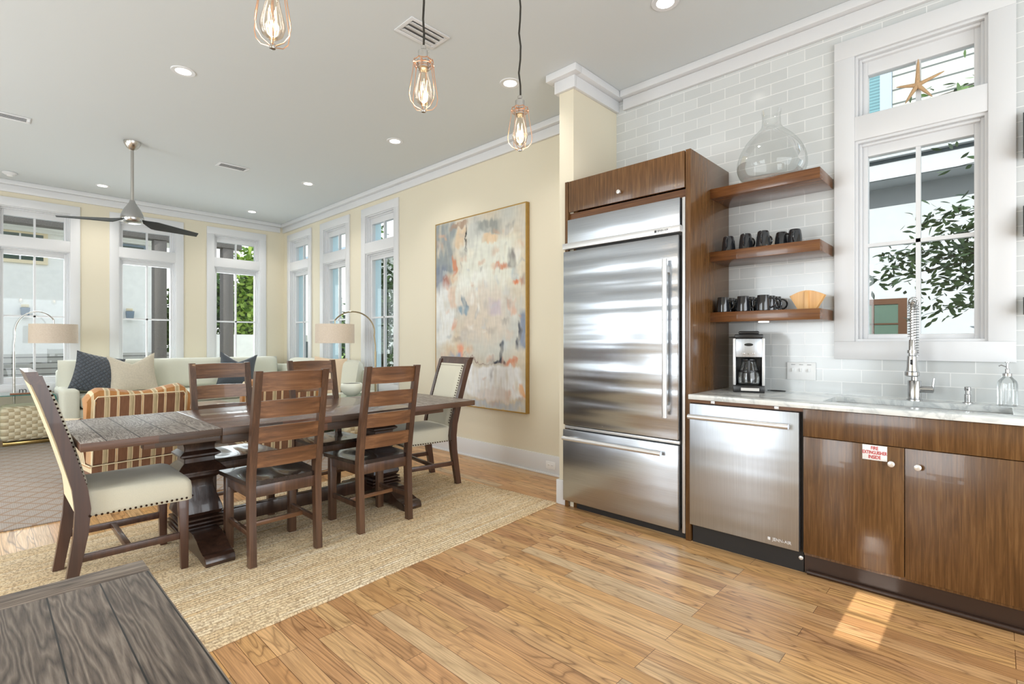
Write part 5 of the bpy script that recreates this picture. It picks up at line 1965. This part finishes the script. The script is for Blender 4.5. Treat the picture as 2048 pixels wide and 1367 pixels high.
# far side: porch, fence, neighbour
for x, lb in ((2.48, 'left dark timber porch post outside the middle far window'), (3.73, 'right dark timber porch post outside the far window nearest the corner')):
    tag(G().box(x - .11, x + .11, 12.2, 12.42, ZG, 3.29, .01).build('porch_post', 'porch'), lb, 'post', 'porch posts')
tag(G().box(-3.5, 4.0, 12.18, 12.44, 3.295, 3.62, .01).build('porch_beam', 'porch'), 'dark timber porch beam seen through the upper far windows', 'beam')
t = thing('stucco_house', 'white stucco house seen through the far left windows', 'house', (0, 15.0, ZG))
G().box(-8, 3.12, 0, 5, 0, 3.72).build('wall', 'stucco', t, smooth=0)
g = G()
g.box(-8, 3.5, -0.45, 0, 3.78, 3.88)
g.box(-8, 3.5, -0.1, 0, 3.72, 3.78)
g.build('eave', 'stucco', t, smooth=0)
G().box(-8, 3.3, 0.2, 5, 3.9, 5.6).build('upper_wall', 'siding', t, smooth=0)
w_ = G().ring(0.11, 0.98, 3.05, 3.75, .07, -0.04, 0.0).build('window', 'piping', t)
G().box(0.17, 0.92, -0.015, -0.002, 3.12, 3.68).build('pane', 'greenglass', w_, smooth=0)
g = G()
g.box(0.53, 0.56, -0.035, -0.016, 3.12, 3.68)
g.box(0.17, 0.92, -0.035, -0.016, 3.40, 3.43)
g.build('muntin', 'trim', w_, smooth=0)
w_ = G().ring(2.05, 2.75, 3.42, 3.70, .05, -0.04, 0.0).build('window', 'greyblue', t)
G().box(2.1, 2.7, -0.015, -0.002, 3.46, 3.66).build('pane', 'greenglass', w_, smooth=0)
for x in (0.62, 2.42):
    sc = thing('wall_sconce', 'small grey wall sconce on the stucco house, %s' % ('seen through the far left window' if x < 1 else 'seen through the middle far window'), 'sconce', (x, 14.999, 1.82), 0, 'outdoor sconces')
    G().box(-.06, .06, -.06, 0, .16, .22, .005).build('bracket', 'piping', sc)
    G().hexa([(-.06, -.15, -.05), (.06, -.15, -.05), (.06, -.03, -.05), (-.06, -.03, -.05), (-.075, -.17, .15), (.075, -.17, .15), (.075, -.0, .15), (-.075, -.0, .15)], .004).build('shade', 'greyblue', sc)
tag(G().box(-4, 3.1, 14.1, 14.16, ZG, 1.0).build('board_fence', 'greyboards', smooth=0), 'grey horizontal board fence below the stucco house', 'fence')
tag(G().box(3.2, 7.2, 14.6, 14.75, ZG, 1.44).build('garden_wall', 'stucco', smooth=0), 'white garden wall seen through the far window nearest the corner', 'wall')
bush('garden_tree', 'bright green tree behind the white garden wall, left of the window bar', (4.32, 17.3, ZG), (0.85, 1.1, 2.1), 7000, .19, 'leafmid', lobes=14)
bush('garden_tree', 'sunlit yellow-green tree behind the white garden wall, right of the porch post', (6.05, 17.0, ZG), (1.15, 1.1, 2.3), 14000, .19, 'leaflime', lobes=26)
bush('garden_tree', 'bright green tree seen through the right wall window nearest the corner', (9.2, 17.2, ZG), (1.25, 1.2, 1.9), 4200, .16, 'leaflime', lobes=14)
tag(G().box(4.6, 6.35, 12.5, 12.6, ZG, 1.25).build('slate_fence', 'darkfence', smooth=0), 'dark slate fence low outside the right wall windows', 'fence')
t = thing('white_sided_house', 'white sided house seen through the middle right wall window', 'house', (7.0, 11.2, ZG))
G().box(-0.6, 4.5, 0.0, 3.0, 0, 3.6).build('wall', 'sidingx', t, smooth=0)
G().box(-0.75, 4.6, -0.2, 3.2, 3.6, 3.75).build('eave', 'greyblue', t, smooth=0)
bush('garden_shrub', 'dark shrub seen through the middle right wall window', (5.45, 10.3, ZG), (.55, .5, 1.0), 2000, .11, 'leafmid', 'shrub', lobes=8)
bush('garden_tree', 'dark leaved tree close outside the right wall window beside the painting', (5.25, 8.55, ZG), (.6, .5, 1.9), 3000, .12, 'leafdark', lobes=10)
# unseen wall added to shield the left windows from the low sun
hb = G().box(-6.4, -6.0, -9, 14, ZG, 4.25).build('sun_block_wall', 'stucco', smooth=0)
tag(hb, 'tall white unseen wall added left of the house to block the low sun', 'wall')
